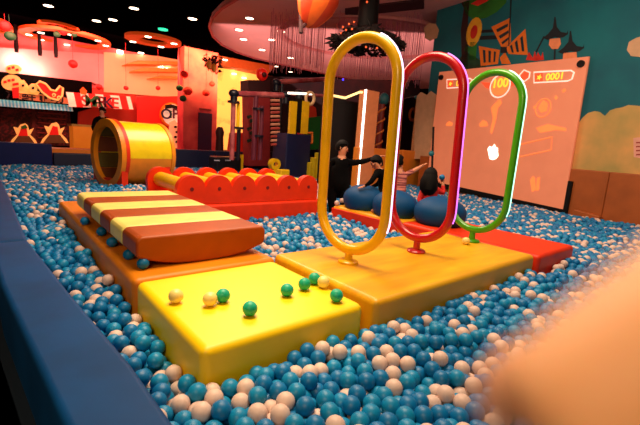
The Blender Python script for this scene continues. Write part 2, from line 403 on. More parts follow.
# ================================================================ HOOPS
def hoop(base, az, w_, z0, z1, lean, m, glow, label, R_=.034):
    t = thing('hoop', (base[0], base[1], T+.005), label, 'hoop')
    u = Vector((math.cos(az), math.sin(az), 0)); r_ = w_/2
    b = Vector((base[0], base[1], 0)); n = 20; pts = []
    def P_(a, z): return b + u*(a+lean*(z-.5)) + Z*z
    for k in range(n): th = math.pi*k/(n-1); pts.append(P_(r_*math.cos(th), z1-r_+r_*math.sin(th)))
    for k in range(1, 10): pts.append(P_(-r_, z1-r_+(z0+r_-(z1-r_))*k/10))
    for k in range(n): th = math.pi*k/(n-1); pts.append(P_(-r_*math.cos(th), z0+r_-r_*math.sin(th)))
    for k in range(1, 10): pts.append(P_(r_, z0+r_+(z1-r_-(z0+r_))*k/10))
    bm = new(); tube(bm, pts, R_, 16, closed=True); obj('ring_tube', bm, m, t, smooth=True)
    # light strip along the outer edge, near side
    nx = u.cross(Z); ctr = P_(0, (z0+z1)/2); sp = []
    side = -1 if u.y > 0 else 1
    for p in pts:
        a = (p-b).dot(u)-lean*(p.z-.5)
        if p.z > z0+r_*.55 and a*side > r_*.30:
            c_ = b + u*lean*(p.z-.5) + Z*min(max(p.z, z0+r_), z1-r_); d_ = (p-c_).normalized(); sp.append((a, p, p+d_*(R_*1.0)))
    # order by path: bottom -> up -> over the top
    sp.sort(key=lambda q: (q[1].z if q[0]*side > r_*.97 or q[1].z < (z0+z1)/2 else z1-r_+math.atan2(q[1].z-(z1-r_), q[0]*side)))
    bm = new(); tube(bm, [q[2] for q in sp], .0075, 8); o = obj('light_strip', bm, glow, t); o['label'] = 'glowing strip along the outer edge'
    bm = new(); lathe(bm, [(.085, T+.005), (.085, T+.02), (.075, T+.03), (.034, T+.036), (.03, z0-R_*.6)], (base[0], base[1], 0), 28); obj('base_plate', bm, m, t, smooth=True)
    return t
GW = mat('strip_white', (255, 255, 255), .5, emit=(222, 190, 255), strength=2.3)
GP = mat('strip_violet', (220, 150, 255), .5, emit=(225, 110, 255), strength=1.8)
GC = mat('strip_cyan', (190, 255, 240), .5, emit=(170, 255, 225), strength=2.0)
HY = mat('hoop_yellow', (252, 196, 16), .3, coat=.3); HR = mat('hoop_red', (196, 14, 28), .3, coat=.4); HG = mat('hoop_green', (70, 165, 12), .3, coat=.4)
hoop((2.245, 2.248), 1.73, .637, .615, 2.254, .013, HY, GW, 'yellow upright oval hoop with a white lit edge, nearest on the ochre mat', .041)
hoop((3.08, 2.194), 1.707, .616, .64, 2.267, .03, HR, GP, 'red upright oval hoop with a violet lit edge, middle on the ochre mat', .040)
hoop((4.06, 2.188), 1.60, .63, .64, 2.285, -.005, HG, GC, 'green upright oval hoop with a cyan lit edge, farthest on the ochre mat', .036)

# ================================================================ loose balls
BR = .041
def seam_ball(mm):
    bm = new(); n, k = 16, 24
    prof = [(max(.0008, BR*math.sin(math.pi*i/n))*(1.008 if i == n//2 else 1), -BR*math.cos(math.pi*i/n)) for i in range(n+1)]
    lathe(bm, prof, (0, 0, 0), k); bmesh.ops.recalc_face_normals(bm, faces=bm.faces[:])
    me = bpy.data.meshes.new('play_ball'); bm.to_mesh(me); bm.free(); me.materials.append(mm)
    me.polygons.foreach_set('use_smooth', [True]*len(me.polygons)); return me
BMESH = {k: seam_ball(m) for k, m in dict(b=BLUEA, l=BLUEB, t=TEAL, w=WHITE, y=LEMON).items()}
def play_ball(k, loc, label, group=None):
    o = bpy.data.objects.new('play_ball', BMESH[k]); COL.objects.link(o); o.location = loc
    o.rotation_euler = (random.uniform(-1.5, 1.5), random.uniform(-1.5, 1.5), random.uniform(0, 6))
    return tag(o, label, 'ball', group)
def onmat(px, py, z=T+BR): p = atZ(px, py, z); return p
for px, py, k, lb in ((223,295.5,'t','green ball on the yellow mat, left of the other green ones'), (250,308.5,'t','green ball on the yellow mat, closest to its front edge'),
        (287,290,'t','green ball near the middle of the yellow mat'), (304.5,284,'t','green ball on the yellow mat between another green ball and the far edge'),
        (336.5,295.5,'t','green ball on the yellow mat by its right front corner'), (210,299,'y','pale yellow ball on the yellow mat touching the leftmost green ball'),
        (176,296,'y','pale yellow ball near the left edge of the yellow mat')):
    play_ball(k, onmat(px, py), lb)
play_ball('t', onmat(314.5, 278.5), 'dark green ball at the back edge of the yellow mat beside a pale ball')
play_ball('y', onmat(323.5, 282), 'pale ball between green ones at the right edge of the yellow mat')
for i, (px, py) in enumerate(((85,221),(101.5,231.5),(112,242),(129,254.5),(150,262.5))):
    p = onmat(px, py); p.x = min(p.x, rx0+.05-.0*i)
    pos = ('farthest back', 'second from the back', 'third from the back', 'fourth from the back', 'nearest the camera')[i]
    play_ball('b', p, 'dark blue ball tucked under the rocking board, %s' % pos)
play_ball('y', atZ(466, 241, T+BR), 'pale ball at the foot of the green hoop')
for px, py, s in ((369,205,'right of the first dome'),): pass
for i, (px, py) in enumerate(((337,203),(342,200.5))):
    play_ball('w', atZ(px, py, T+BR), ('white ball on the mat corner left of the person in black', 'white ball on the yellow topped mat by the first dome')[i])

# half-round domes
DOME = mat('dome_blue', (0, 70, 122), .6, spec=.25, bump=.1, bscale=20)
for x, y, rad, lb in ((4.50, 4.28, .32, 'dark blue balance dome farthest back, under the leaning boy'), (4.50, 3.66, .32, 'dark blue balance dome in the middle of the row, behind the red hoop'), (4.64, 3.00, .34, 'dark blue balance dome nearest, in front of the child in red')):
    bm = new(); prof = [(.02, .0), (rad*.84, .0), (rad*.9, .02)]
    H = .365
    for k in range(1, 14):
        a = math.radians(-28+118*k/13); prof.append((max(.01, rad*math.cos(a)), .155+ (H-.155)*math.sin(a) if a > 0 else .155+rad*.95*math.sin(a)))
    prof = [(a, b+T+.002) for a, b in prof]
    lathe(bm, prof, (x, y, 0), 36); o = tag(obj('balance_dome', bm, DOME, smooth=True, origin=(x, y, T)), lb, 'balance dome')

# ================================================================ SCREEN
sc = thing('projection_screen', wl(1.98, .36, 0), 'large peach projection screen with a shooting game leaning on the mural wall', 'screen')
S = lambda px, py, off=.002: atW(px, py, off)
scr = mat('screen_face', (222, 146, 116), .7, emit=(235, 112, 70), strength=.36, var=.1, scale=2)
q = [Vector((9.42, 3.12, .36)), Vector((9.42, 3.12, 3.55))]
def sp_(s, z, off=0): p = W0+WD*s+WN*off; return Vector((p.x, p.y, z))
bm = new(); prism(bm, [sp_(0, .42), sp_(3.97, .60), sp_(3.97, 3.66), sp_(.02, 3.53)], -WN*.05); panel = obj('screen_panel', bm, scr, sc)
bm = new(); prism(bm, [sp_(-.03, .30, .01), sp_(3.97, .46, .01), sp_(3.97, .60, .01), sp_(-.03, .42, .01)], -WN*.08); obj('bottom_rail', bm, BLACK, sc)
bm = new(); prism(bm, [sp_(-.09, .26, .02), sp_(-.005, .26, .02), sp_(-.005, 1.03, .02), sp_(-.09, 1.03, .02)], -WN*.1); obj('side_post', bm, BLACK, sc)
for p in (sp_(.14, 3.40, .03), sp_(3.86, 3.50, .03)):
    bm = new(); tube(bm, [p-WN*.03, p+WN*.02], .07, 16); obj('corner_clamp', bm, BLACK, sc)
GL1 = mat('game_white', (255, 225, 210), .6, emit=(255, 215, 195), strength=.9)
GL2 = mat('game_orange', (250, 90, 50), .6, emit=(255, 80, 40), strength=.7)
GL3 = mat('game_yellow', (255, 220, 60), .6, emit=(255, 215, 60), strength=.9)
GL4 = mat('game_faint', (255, 140, 80), .6, emit=(255, 125, 60), strength=.85)
GLW = mat('hot_spot_glow', (255, 255, 240), .6, emit=(255, 245, 220), strength=2.0)
def gpoly(name, polys, m, off=.002, th=.003):
    bm = new()
    for pl in polys: prism(bm, [p if isinstance(p, Vector) else atW(p[0], p[1], off) for p in pl], WN*th)
    return obj(name, bm, m, panel)
def outline(name, pl, wd, m, off=.003):
    bm = new(); pts = [p if isinstance(p, Vector) else atW(p[0], p[1], off) for p in pl]
    tube(bm, pts, wd, 6, closed=True); return obj(name, bm, m, panel)
# centre badge
bc = atW(500, 86, .003)
gpoly('badge_wing', [[(481,82),(492,83),(492,89),(486,88)]], GL2); gpoly('badge_wing', [[(508,82),(519,77),(516,84),(509,88)]], GL2)
outline('badge_ring', circ(bc, WD, Z, .27, .27, 24), .018, GL1)
gpoly('badge_plate', [circ(bc+WN*.002, WD, Z, .24, .22, 20)], GL4, .004)
text('100', .30, bc+WN*.012+Z*.06, -WD, Z, GL3, panel, 'score_number', .004)
def battery(x0, x1, y0, y1, dy, txt):
    outline('power_gauge', [(x0, y0+dy), (x1-3, y0), (x1, y0+2), (x1-2, y1-2), (x1-6, y1), (x0, y1+dy)], .016, GL1)
    gpoly('power_icon', [[(x0+1, y0+dy+1), (x0+(x1-x0)*.22, y0+dy*.8+1), (x0+(x1-x0)*.22, y1+dy*.8-1), (x0+1, y1+dy-1)]], GL2)
    c_ = atW(x0+(x1-x0)*.13, (y0+y1)/2+dy*.9, .008); gpoly('star', [[c_+WD*(.07 if k % 2 else .03)*math.cos(math.radians(36*k))+Z*(.07 if k % 2 else .03)*math.sin(math.radians(36*k)) for k in range(10)]], GL3)
    text(txt, .2, atW(x0+(x1-x0)*.52, (y0+y1)/2+dy*.5, .01), -WD, Z, GL3, panel, 'gauge_number', .004)
battery(534, 574, 70.5, 81, 1.8, '0001'); battery(447, 473, 78.5, 87, 1.2, '000')
outline('diamond_frame', [(519.5,75),(524,70),(530,72.5),(529,78),(524.5,81.5),(520,79)], .014, GL1)
gpoly('diamond', [[(521,75.5),(524.5,71.5),(528.6,73.5),(528,77.5),(524.5,80),(521.5,78.5)]], GL2)
gpoly('hot_spot', [[(489.5,146),(492,147),(494.5,144),(496,147),(498,148),(498,152),(498.5,156),(496,159),(492.5,160),(489.5,159),(488.5,154),(487.5,149)]], GLW)  # projector hot spot on the screen, painted as a bright glowing patch
for pl_ in ([[(494,104),(500,99),(502,103),(498,108),(496,120),(492,134),(490,132),(493,118),(491,108)], [(479,124),(483,120),(487,122),(488,126),(480,127)], [(446,124),(449,121),(453,123),(452,126),(446,126)], [(538,108),(543,100),(548,103),(547,111),(541,113)],
      [(562,90),(565,88),(566,91),(563,93)], [(554,98),(556,95),(558,98),(556,100)], [(533,107),(535,105),(536,108),(534,109)], [(536,128),(548,124),(556,126),(566,128),(566,131),(556,130),(540,133)], [(530,180),(533,176),(535,178),(536,190),(532,192)], [(537,178),(540,177),(539,190),(536,191)]]): gpoly('target_figure', [pl_], GL4)
outline('target_frame', [(518,145),(552,137),(551,150),(519,157)], .012, GL4)
outline('target_frame', circ(atW(543,108,.004), WD, Z, .17, .2, 16), .012, GL4)
# poster on the right wall
pt = thing('wall_notice', atW(638, 157, -.11), 'small pink printed notice on the mural above the orange padding', 'notice')
bm = new(); prism(bm, [atW(633.5,138,-.115), atW(650,136,-.115), atW(650,160,-.115), atW(634,157,-.115)], WN*.008); obj('sheet', bm, mat('notice_pink', (235, 170, 150), .7), pt)
bm = new()
for k in range(4): prism(bm, [atW(636,142+k*4,-.106), atW(646,141.6+k*4,-.106), atW(646,143+k*4,-.106), atW(636,143.4+k*4,-.106)], WN*.002)
obj('printed_lines', bm, mat('notice_red', (170, 50, 40), .7), pt)
# wooden stub by the foot of the screen
b0 = wl(-.55, PF, .0)
bm = new(); prism(bm, [wl(-.25, PF, -.02), wl(-.75, PF, -.02), wl(-.75, .42, -.02), wl(-.25, .47, -.02)], WN*.12)
tag(obj('padded_block', bm, PADO, bevel=.02), 'small orange padded block at the foot of the screen post', 'block')
# pole with teal knob left of the screen
p0 = atD(432, 190, 10.6); p1 = atD(433.5, 127, 10.6)
t = thing('pole', (p0.x, p0.y, PF), 'thin black pole with a teal ball on it beside the screen', 'pole')
bm = new(); tube(bm, [(p0.x, p0.y, PF), (p1.x, p1.y, p1.z)], .028, 10); obj('shaft', bm, BLACK, t)
kb = atD(431.5, 153.5, 10.6); bm = new(); ball(bm, kb, .075, 3); obj('knob', bm, mat('knob_teal', (30, 130, 150), .4), t, smooth=True)

# black partition behind the person in black
a_ = atY(326, 97, 8.25); b_ = atY(364.5, 95, 8.25); bm = new(); box(bm, a_.x, b_.x, 8.25, 8.4, PF, a_.z); tag(obj('black_partition', bm, BLACK), 'tall black partition behind the person in black, left of the lit panel', 'partition')
# white lit column at the end of the low padded wall
cA = atY(363.5, 92, 7.85).x; cB = atY(376.5, 92, 7.85).x
t = thing('lit_panel', ((cA+cB)/2, 7.8, PF), 'tall peach white panel with a glowing white edge behind the person in black', 'panel')
bm = new(); box(bm, cA, cB, 7.74, 8.0, PF, atY(370, 91, 7.85).z); obj('panel_board', bm, mat('panel_peach', (225, 140, 88), .6, emit=(230, 120, 70), strength=.1), t)
bm = new(); box(bm, cA-.035, cA-.005, 7.72, 7.78, PF, atY(370, 91, 7.85).z); obj('edge_light', bm, mat('edge_white', (255, 255, 250), .5, emit=(255, 250, 240), strength=3), t)
bm = new(); a_ = atY(345, 98, 7.9); b_ = atY(360, 92, 7.9); c_ = atY(330, 95, 7.9)
tube(bm, [c_, a_, b_, b_+Vector((.1, 0, 0))], .03, 8); tag(obj('lamp_tube', bm, mat('tube_glow', (255, 230, 150), .5, emit=(255, 220, 140), strength=1.6)), 'pale glowing tube reaching to the top of the lit panel', 'lamp')
t = thing('barber_pole', tuple(atY(379, 150, 8.8)), 'red and orange spiral pole right of the lit panel', 'pole')
b_ = atY(378, 150, 8.8); u_ = atY(380.5, 104, 8.8)
bm = new(); tube(bm, [(b_.x, 8.8, .2), (b_.x, 8.8, u_.z)], .10, 16); cpo = obj('pole_core', bm, mat('pole_dark_red', (120, 24, 16), .5), t, smooth=True)
bm = new(); tube(bm, [(b_.x+.105*math.cos(k*.5), 8.8+.105*math.sin(k*.5), .3+(u_.z-.3)*k/90) for k in range(91)], .03, 6); obj('spiral_band', bm, mat('pole_orange', (220, 120, 50), .5), t, smooth=True)
t2 = atY(384, 99, 8.8); bm = new(); ball(bm, t2, .16, 3, (1, 1, 1.2)); obj('pole_finial', bm, mat('finial_teal', (40, 110, 120), .5), t, smooth=True)

# ================================================================ PEOPLE
def skin(name, J, E, parent=None, mats=None, sub=2, origin=None):
    """J: name -> (point, radius, material index); E: list of pairs. One continuous skinned surface."""
    keys = list(J); me = bpy.data.meshes.new(name)
    base = Vector(origin) if origin is not None else Vector((0, 0, 0))
    me.from_pydata([Vector(J[k][0])-base for k in keys], [(keys.index(a), keys.index(b)) for a, b in E], [])
    o = bpy.data.objects.new(name, me); COL.objects.link(o)
    sk = o.modifiers.new('skin', 'SKIN'); sk.use_smooth_shade = True
    if not me.skin_vertices: 
        bpy.context.view_layer.objects.active = o; 
    for i, k in enumerate(keys):
        rr = J[k][1]; me.skin_vertices[0].data[i].radius = rr if isinstance(rr, tuple) else (rr, rr); me.skin_vertices[0].data[i].use_root = (i == 0)
    sb = o.modifiers.new('sub', 'SUBSURF'); sb.levels = sub; sb.render_levels = sub
    dg = bpy.context.evaluated_depsgraph_get(); dg.update()
    m2 = bpy.data.meshes.new_from_object(o.evaluated_get(dg)); m2.name = name
    o.modifiers.clear(); o.data = m2; bpy.data.meshes.remove(me)
    m2.materials.clear()
    for mm in mats: m2.materials.append(mm)
    segs = [(Vector(J[a][0])-base, Vector(J[b][0])-base, J[b][2] if len(J[b]) > 2 else 0) for a, b in E]
    for p in m2.polygons:
        c = p.center; best = 9; bi = 0
        for a, b, mi in segs:
            d = b-a; tt = max(0, min(1, (c-a).dot(d)/max(d.length_squared, 1e-9))); dist = (a+d*tt-c).length
            if dist < best: best = dist; bi = mi
        p.material_index = bi; p.use_smooth = True
    if origin is not None: o.location = base
    if parent: o.parent = parent
    return o
def head_bits(body, hc, r_, look, long_hair=False, back=None, base=(0,0,0)):
    """hair, eyes, mouth as children of the body; look = direction the face points."""
    look = Vector(look).normalized(); side = look.cross(Z).normalized(); up = side.cross(look)
    hc = Vector(hc); bm = new()
    ball(bm, (0,0,0), 1, 3)
    for v in list(bm.verts):
        f = v.co.normalized(); fy = f.y
        # cap: wider at the back and top, pulled inside the face at the front
        k = 1.22 if (f.z > .42 or fy < .12) else .80
        if f.z < -.35 and not long_hair: k = .78
        v.co = hc + (side*f.x*.86 + look*f.y*1.0 + up*f.z*1.14)*r_*k - look*r_*.08
    hair = obj('hair', bm, HAIR, body, smooth=True)
    if long_hair:
        bm = new(); pts = [hc+up*r_*.3-look*r_*.5, hc-up*r_*.5-look*r_*.75, hc-up*r_*1.6-look*r_*.9, hc-up*r_*2.6-look*r_*.8]
        tube(bm, pts, [r_*.95, r_*1.25, r_*1.3, r_*.7], 16); obj('long_hair', bm, HAIR, body, smooth=True)
    for s in (-1, 1):
        bm = new(); ball(bm, hc+look*r_*.88+side*s*r_*.34+up*r_*.05, r_*.085, 2); obj('eye', bm, BLACK, body, smooth=True)
    bm = new(); ball(bm, hc+look*r_*.9-up*r_*.5, r_*.2, 2, (1, 1, .4)); obj('mouth', bm, mat('lips', (150, 60, 50), .5), body, smooth=True)
    return hair
def hand_chain(J, E, wrist_key, wp, dirv, upv, s, mi=0, curl=.3):
    """palm and five fingers grown from the wrist joint"""
    d = Vector(dirv).normalized(); sd = d.cross(Vector(upv)).normalized(); u = sd.cross(d)
    palm = Vector(wp)+d*.05*s; J[wrist_key+'_palm'] = (palm, (.034*s, .018*s), mi); E.append((wrist_key, wrist_key+'_palm'))
    for i, (off, ln) in enumerate(((-.03, .065), (-.01, .075), (.011, .07), (.03, .055))):
        k = '%s_f%d' % (wrist_key, i); a = palm+d*.035*s+sd*off*s; b = a+(d*(1-curl*.3)-u*curl*.4)*ln*.55*s; c = b+(d*(1-curl)-u*curl)*ln*.45*s
        J[k+'a'] = (a, .0095*s, mi); J[k+'b'] = (b, .0085*s, mi); J[k+'c'] = (c, .007*s, mi)
        E += [(wrist_key+'_palm', k+'a'), (k+'a', k+'b'), (k+'b', k+'c')]
    k = wrist_key+'_t'; a = palm-sd*.034*s-d*.012*s; b = a+(d*.7-sd*.7).normalized()*.034*s; c = b+(d*.95-sd*.3).normalized()*.026*s
    J[k+'a'] = (a, .011*s, mi); J[k+'b'] = (b, .010*s, mi); J[k+'c'] = (c, .008*s, mi); E += [(wrist_key+'_palm', k+'a'), (k+'a', k+'b'), (k+'b', k+'c')]
def person(label, J, E, mats, hands=(), s=1.0, hc=None, hr=.1, look=None, long_hair=False, origin=None):
    for (wk, dv, uv) in hands: hand_chain(J, E, wk, J[wk][0], dv, uv, s, 0)
    # a nose that grows out of the face, ears at the sides
    lk = Vector(look).normalized(); sd = lk.cross(Z).normalized()
    J['nose'] = (Vector(hc)+lk*hr*1.02-Z*hr*.12, hr*.13, 0); E.append(('head', 'nose'))
    o = skin('person', J, E, None, mats, 2, origin)
    tag(o, label, 'person')
    head_bits(o, hc, hr, look, long_hair)
    for s_ in (-1, 1):
        bm = new(); ball(bm, Vector(hc)+sd*s_*hr*.84-lk*hr*.05-Z*hr*.05, hr*.2, 2, (.5, .6, 1.2)); obj('ear', bm, SKIN, o, smooth=True)
    return o
BLK = mat('cloth_black', (7, 6, 8), .9, spec=.1); STR = mat('cloth_striped_pink', (205, 120, 110), .8, rgb2=(120, 50, 60), scale=12, stretch=(.1, .1, 3), ramp=(.48, .52))
RED = mat('cloth_red', (214, 24, 18), .75); JEAN = mat('cloth_dark_blue', (18, 18, 34), .8)
toL = -CR; toR = CR
# adult in black standing in the balls behind the mat, arm stretched to the right
D = 6.75; A_ = lambda px, py, d=D: atD(px, py, d)
hc = A_(342, 148.5); x0, y0 = hc.x, hc.y
g = Vector((x0, y0, PF))
# drop vertically from the head: the body stands upright
def V(dx, dz, dd=0): return Vector((x0, y0, 0)) + Vector((CR.x, CR.y, 0)).normalized()*dx + Vector((CF.x, CF.y, 0)).normalized()*dd + Z*dz
hz = hc.z
J = {'pelvis': (V(0, hz-.66), (.24, .13), 1), 'belly': (V(0, hz-.48), (.21, .12), 1), 'chest': (V(0, hz-.30), (.20, .12), 1), 'collar': (V(0, hz-.19), (.10, .08), 1), 'neck': (V(.01, hz-.13), .05, 0), 'head': (V(.01, hz-.02), (.078, .09), 0), 'crown': (V(.01, hz+.065), (.068, .075), 0),
     'shL': (V(-.17, hz-.235), .06, 1), 'elL': (V(-.22, hz-.50, -.05), .047, 1), 'wrL': (V(-.24, hz-.76, .05), .032, 1),
     'shR': (V(.17, hz-.235), .06, 1), 'elR': (V(.40, hz-.19, .05), .047, 1), 'wrR': (V(.62, hz-.10, .08), .03, 1),
     'hipL': (V(-.11, hz-.76), .14, 1), 'knL': (V(-.11, .62, -.03), .10, 1), 'anL': (V(-.10, PF+.09), .045, 1), 'toL': (V(-.10, PF+.04, -.14), .04, 1),
     'hipR': (V(.11, hz-.76), .14, 1), 'knR': (V(.11, .62, -.03), .10, 1), 'anR': (V(.10, PF+.09), .045, 1), 'toR': (V(.10, PF+.04, -.14), .04, 1)}
E = [('pelvis','belly'),('belly','chest'),('chest','collar'),('collar','neck'),('neck','head'),('head','crown'),('collar','shL'),('shL','elL'),('elL','wrL'),('collar','shR'),('shR','elR'),('elR','wrR'),
     ('pelvis','hipL'),('hipL','knL'),('knL','anL'),('anL','toL'),('pelvis','hipR'),('hipR','knR'),('knR','anR'),('anR','toR')]
fwd = (V(.6, 0, -.3)-V(0, 0)).normalized()
person('adult in black standing behind the mats, one arm stretched out to the right', J, E, [SKIN, BLK], (('wrR', V(.6, .15)-V(0, 0), Z), ('wrL', Vector((0, 0, -1)), Vector((0, 1, 0)))), 1.0, V(.01, hz+.01), .10, fwd, False, (x0, y0, PF))
# boy in black leaning over the far dome
def frame(px, py, d):
    c = atD(px, py, d); return c
D = 6.05; P_ = lambda px, py, dd=0: atD(px, py, D+dd)
hc = P_(376, 163.5)
J = {'pelvis': (P_(386, 192, .12), (.12, .10), 1), 'belly': (P_(385, 184, .08), (.11, .09), 1), 'chest': (P_(382, 176, .03), (.12, .09), 1), 'collar': (P_(379, 171, 0), (.08, .065), 1), 'neck': (P_(378, 168.5, 0), .04, 0), 'head': (P_(376.5, 164, 0), (.075, .08), 0), 'crown': (P_(376, 159.5, 0), (.065, .07), 0),
     'shL': (P_(376, 174.5, -.10), .048, 1), 'elL': (P_(371, 182, -.14), .038, 1), 'wrL': (P_(365, 186.3, -.08), .026, 1),
     'shR': (P_(384, 174, .12), .048, 1), 'elR': (P_(378, 184, .18), .038, 1), 'wrR': (P_(370, 188.0, .14), .026, 1),
     'hipL': (P_(384, 197, .02), .075, 1), 'knL': (P_(374, 203, -.12), .055, 1), 'anL': (P_(379, 210.0, -.10), .036, 0), 'toL': (P_(371, 211.2, -.16), .03, 0),
     'hipR': (P_(389, 197, .16), .075, 1), 'knR': (P_(385, 204, .12), .055, 1), 'anR': (P_(388, 208.5, .10), .036, 0), 'toR': (P_(382, 209, .06), .03, 0)}
person('child in black with short dark hair leaning over the farthest blue dome', J, E[:], [SKIN, BLK], (('wrL', P_(360, 187)-P_(365, 186), Z), ('wrR', P_(360, 189)-P_(366, 188), Z)), .8, hc, .097, (P_(360, 168, -.35)-hc), False, (P_(386, 192).x, P_(386, 192).y, T))
# child in striped pink top, arm stretched right
D = 6.5
hc = P_(398.5, 162)
J = {'pelvis': (P_(399, 197), (.12, .10), 2), 'belly': (P_(399.5, 189), (.11, .09), 1), 'chest': (P_(400, 180), (.12, .09), 1), 'collar': (P_(399.5, 173), (.08, .065), 1), 'neck': (P_(399, 169.5), .04, 0), 'head': (P_(398.7, 164), (.075, .08), 0), 'crown': (P_(398.5, 159.5), (.065, .07), 0),
     'shL': (P_(393.5, 176), .048, 1), 'elL': (P_(389, 185, -.05), .038, 1), 'wrL': (P_(392, 193, -.15), .026, 1),
     'shR': (P_(405, 175), .048, 1), 'elR': (P_(413, 171, .02), .038, 1), 'wrR': (P_(421, 166.5, .04), .026, 0),
     'hipL': (P_(396, 202, -.05), .075, 2), 'knL': (P_(395, 209, -.15), .055, 2), 'anL': (P_(396, 207, -.0), .036, 2), 'toL': (P_(394, 208, -.1), .03, 2),
     'hipR': (P_(402, 202, .0), .075, 2), 'knR': (P_(406, 208, -.12), .055, 2), 'anR': (P_(404, 206, .06), .036, 2), 'toR': (P_(407, 207, .0), .03, 2)}
person('child in a striped pink top behind the yellow hoop, arm stretched toward the screen', J, E[:], [SKIN, STR, JEAN], (('wrR', P_(430, 161)-P_(421, 166.5), Z), ('wrL', P_(392, 199)-P_(391, 193), Vector((0,1,0)))), .8, hc, .095, (P_(415, 158, .4)-hc), False, (P_(399, 197).x, P_(399, 197).y, PF))
# girl in red with long black hair, seen from behind
D = 5.75
hc = P_(430.5, 176.5)
J = {'pelvis': (P_(429, 209), (.12, .10), 2), 'belly': (P_(429, 202), (.11, .09), 1), 'chest': (P_(430, 194), (.12, .09), 1), 'collar': (P_(430.5, 187.5), (.08, .065), 1), 'neck': (P_(430.5, 184), .04, 0), 'head': (P_(430.5, 178), (.075, .08), 0), 'crown': (P_(430.5, 173.5), (.065, .07), 0),
     'shL': (P_(423.5, 190.5), .05, 1), 'elL': (P_(419, 200, -.02), .04, 1), 'wrL': (P_(424, 207, -.1), .028, 1),
     'shR': (P_(437, 190), .05, 1), 'elR': (P_(443.5, 193.5, .02), .04, 1), 'wrR': (P_(443, 185.5, .04), .028, 1),
     'hipL': (P_(426, 213, .03), .075, 2), 'knL': (P_(424, 214, .22), .055, 2), 'anL': (P_(425, 217, .1), .036, 2), 'toL': (P_(424, 217, .2), .03, 2),
     'hipR': (P_(433, 213, .03), .075, 2), 'knR': (P_(438, 214, .22), .055, 2), 'anR': (P_(437, 217, .1), .036, 2), 'toR': (P_(438, 217, .2), .03, 2)}
person('long-haired child in red sitting with back to camera, ball in raised hand', J, E[:], [SKIN, RED, JEAN], (('wrR', P_(442.5, 180)-P_(443, 185.5), -CF), ('wrL', P_(428, 210)-P_(424, 207), Z)), .8, hc, .100, (P_(436, 172, .5)-hc), True, (P_(429, 209).x, P_(429, 209).y, PF))
play_ball('b', P_(442, 177.3, .02), 'teal blue ball held up in the hand of the child in red')

# the photographer's finger across the lower right of the lens, with its hand
def N_(x, y, z): return O + CR*(x+.0006) + CU*(y-.0012) + CF*z      # metres right, up and forward of the lens
J = {'palm': (N_(.150, .034, .030), (.030, .013), 0), 'k0': (N_(.098, .030, .040), .0105, 0), 'k1': (N_(.066, .0085, .042), .0098, 0), 'k2': (N_(.0352, -.0129, .042), .0093, 0), 'tip': (N_(.0252, -.0202, .042), .0088, 0), 'end': (N_(.0215, -.0232, .042), .0062, 0)}
E2 = [('palm','k0'),('k0','k1'),('k1','k2'),('k2','tip'),('tip','end')]
for i, (oy, ln) in enumerate(((.022, 1.0), (.044, .95), (.064, .8))):
    k = 'g%d' % i; J[k+'a'] = (N_(.108, .034+oy, .036), .0095, 0); J[k+'b'] = (N_(.108-.034*ln+.004, .036+oy, .020), .009, 0); J[k+'c'] = (N_(.086, .034+oy, .002), .008, 0); J[k+'d'] = (N_(.104, .032+oy, -.006), .007, 0)
    E2 += [('palm', k+'a'), (k+'a', k+'b'), (k+'b', k+'c'), (k+'c', k+'d')]
J['ta'] = (N_(.150, -.006, .010), .012, 0); J['tb'] = (N_(.128, -.030, -.004), .011, 0); J['tc'] = (N_(.106, -.040, -.014), .009, 0); E2 += [('palm','ta'),('ta','tb'),('tb','tc')]
J['wrist'] = (N_(.205, .020, .010), .026, 0); J['arm'] = (N_(.27, -.06, -.04), .034, 0); J['arm2'] = (N_(.33, -.20, -.12), .04, 0); E2 += [('palm','wrist'),('wrist','arm'),('arm','arm2')]
fs = mat('finger_skin', (255, 190, 140), .55, sss=.3, var=.06)
hand = skin('hand', J, E2, None, [fs], 3)
tag(hand, "photographer's hand with one out-of-focus finger across the lower right of the view", 'hand')
bm = new(); 
fd = (N_(.0215,-.0232,.042)-N_(.0352,-.0129,.042)).normalized(); fb = CF - fd*CF.dot(fd); fb.normalize(); fsd = fd.cross(fb)
nc = N_(.0250, -.0204, .042)+fb*.0078
ball(bm, (0,0,0), 1, 3)
for v in bm.verts: c = v.co.copy(); v.co = nc + fd*c.x*.0065 + fsd*c.y*.0055 + fb*c.z*.0018
obj('fingernail', bm, mat('nail', (250, 190, 165), .3), hand, smooth=True)
# ================================================================ THE BALL PIT
BD = 2*BR
rects = [(.70, 1.745, 1.57, 2.60), (.69, 1.80, 2.60, 5.96), (1.80, 4.17, 1.555, 2.74), (4.16, 5.15, 1.52, 4.66), (1.83, 4.12, 4.78, 6.14), (4.1, 4.2, 4.66, 4.9), (7.7, 30, 7.7, 14)]
circles = [(x0, y0, .30)] + [(tc0.x+ax.x*q_, tc0.y+ax.y*q_, .46) for q_ in np.linspace(.2, 1.1, 8)]
def left_x(y): return np.interp(y, [-3, .6, 1.6, 2.6, 3.9, 6.0, 8.6, 13.1], [.45, .45, .415, .33, .235, .222, .19, .19])
def inside(p):
    ok = (p[:, 0] > left_x(p[:, 1])+BR) & (p[:, 1] < 13-BR) & (p[:, 1] > -.4)
    s = (p[:, 0]-9.42)*WN.x + (p[:, 1]-3.12)*WN.y + .12
    ok &= s > .12+BR
    for a, b, c, d in rects: ok &= ~((p[:, 0] > a-BR) & (p[:, 0] < b+BR) & (p[:, 1] > c-BR) & (p[:, 1] < d+BR))
    for a, b, r_ in circles: ok &= (p[:, 0]-a)**2+(p[:, 1]-b)**2 > (r_)**2
    az = np.arctan2(p[:, 0], p[:, 1])-YAW
    ok &= (np.abs(az) < math.radians(50)) & (p[:, 0]**2+p[:, 1]**2 > .35**2)
    return ok
ZB = PF+BR
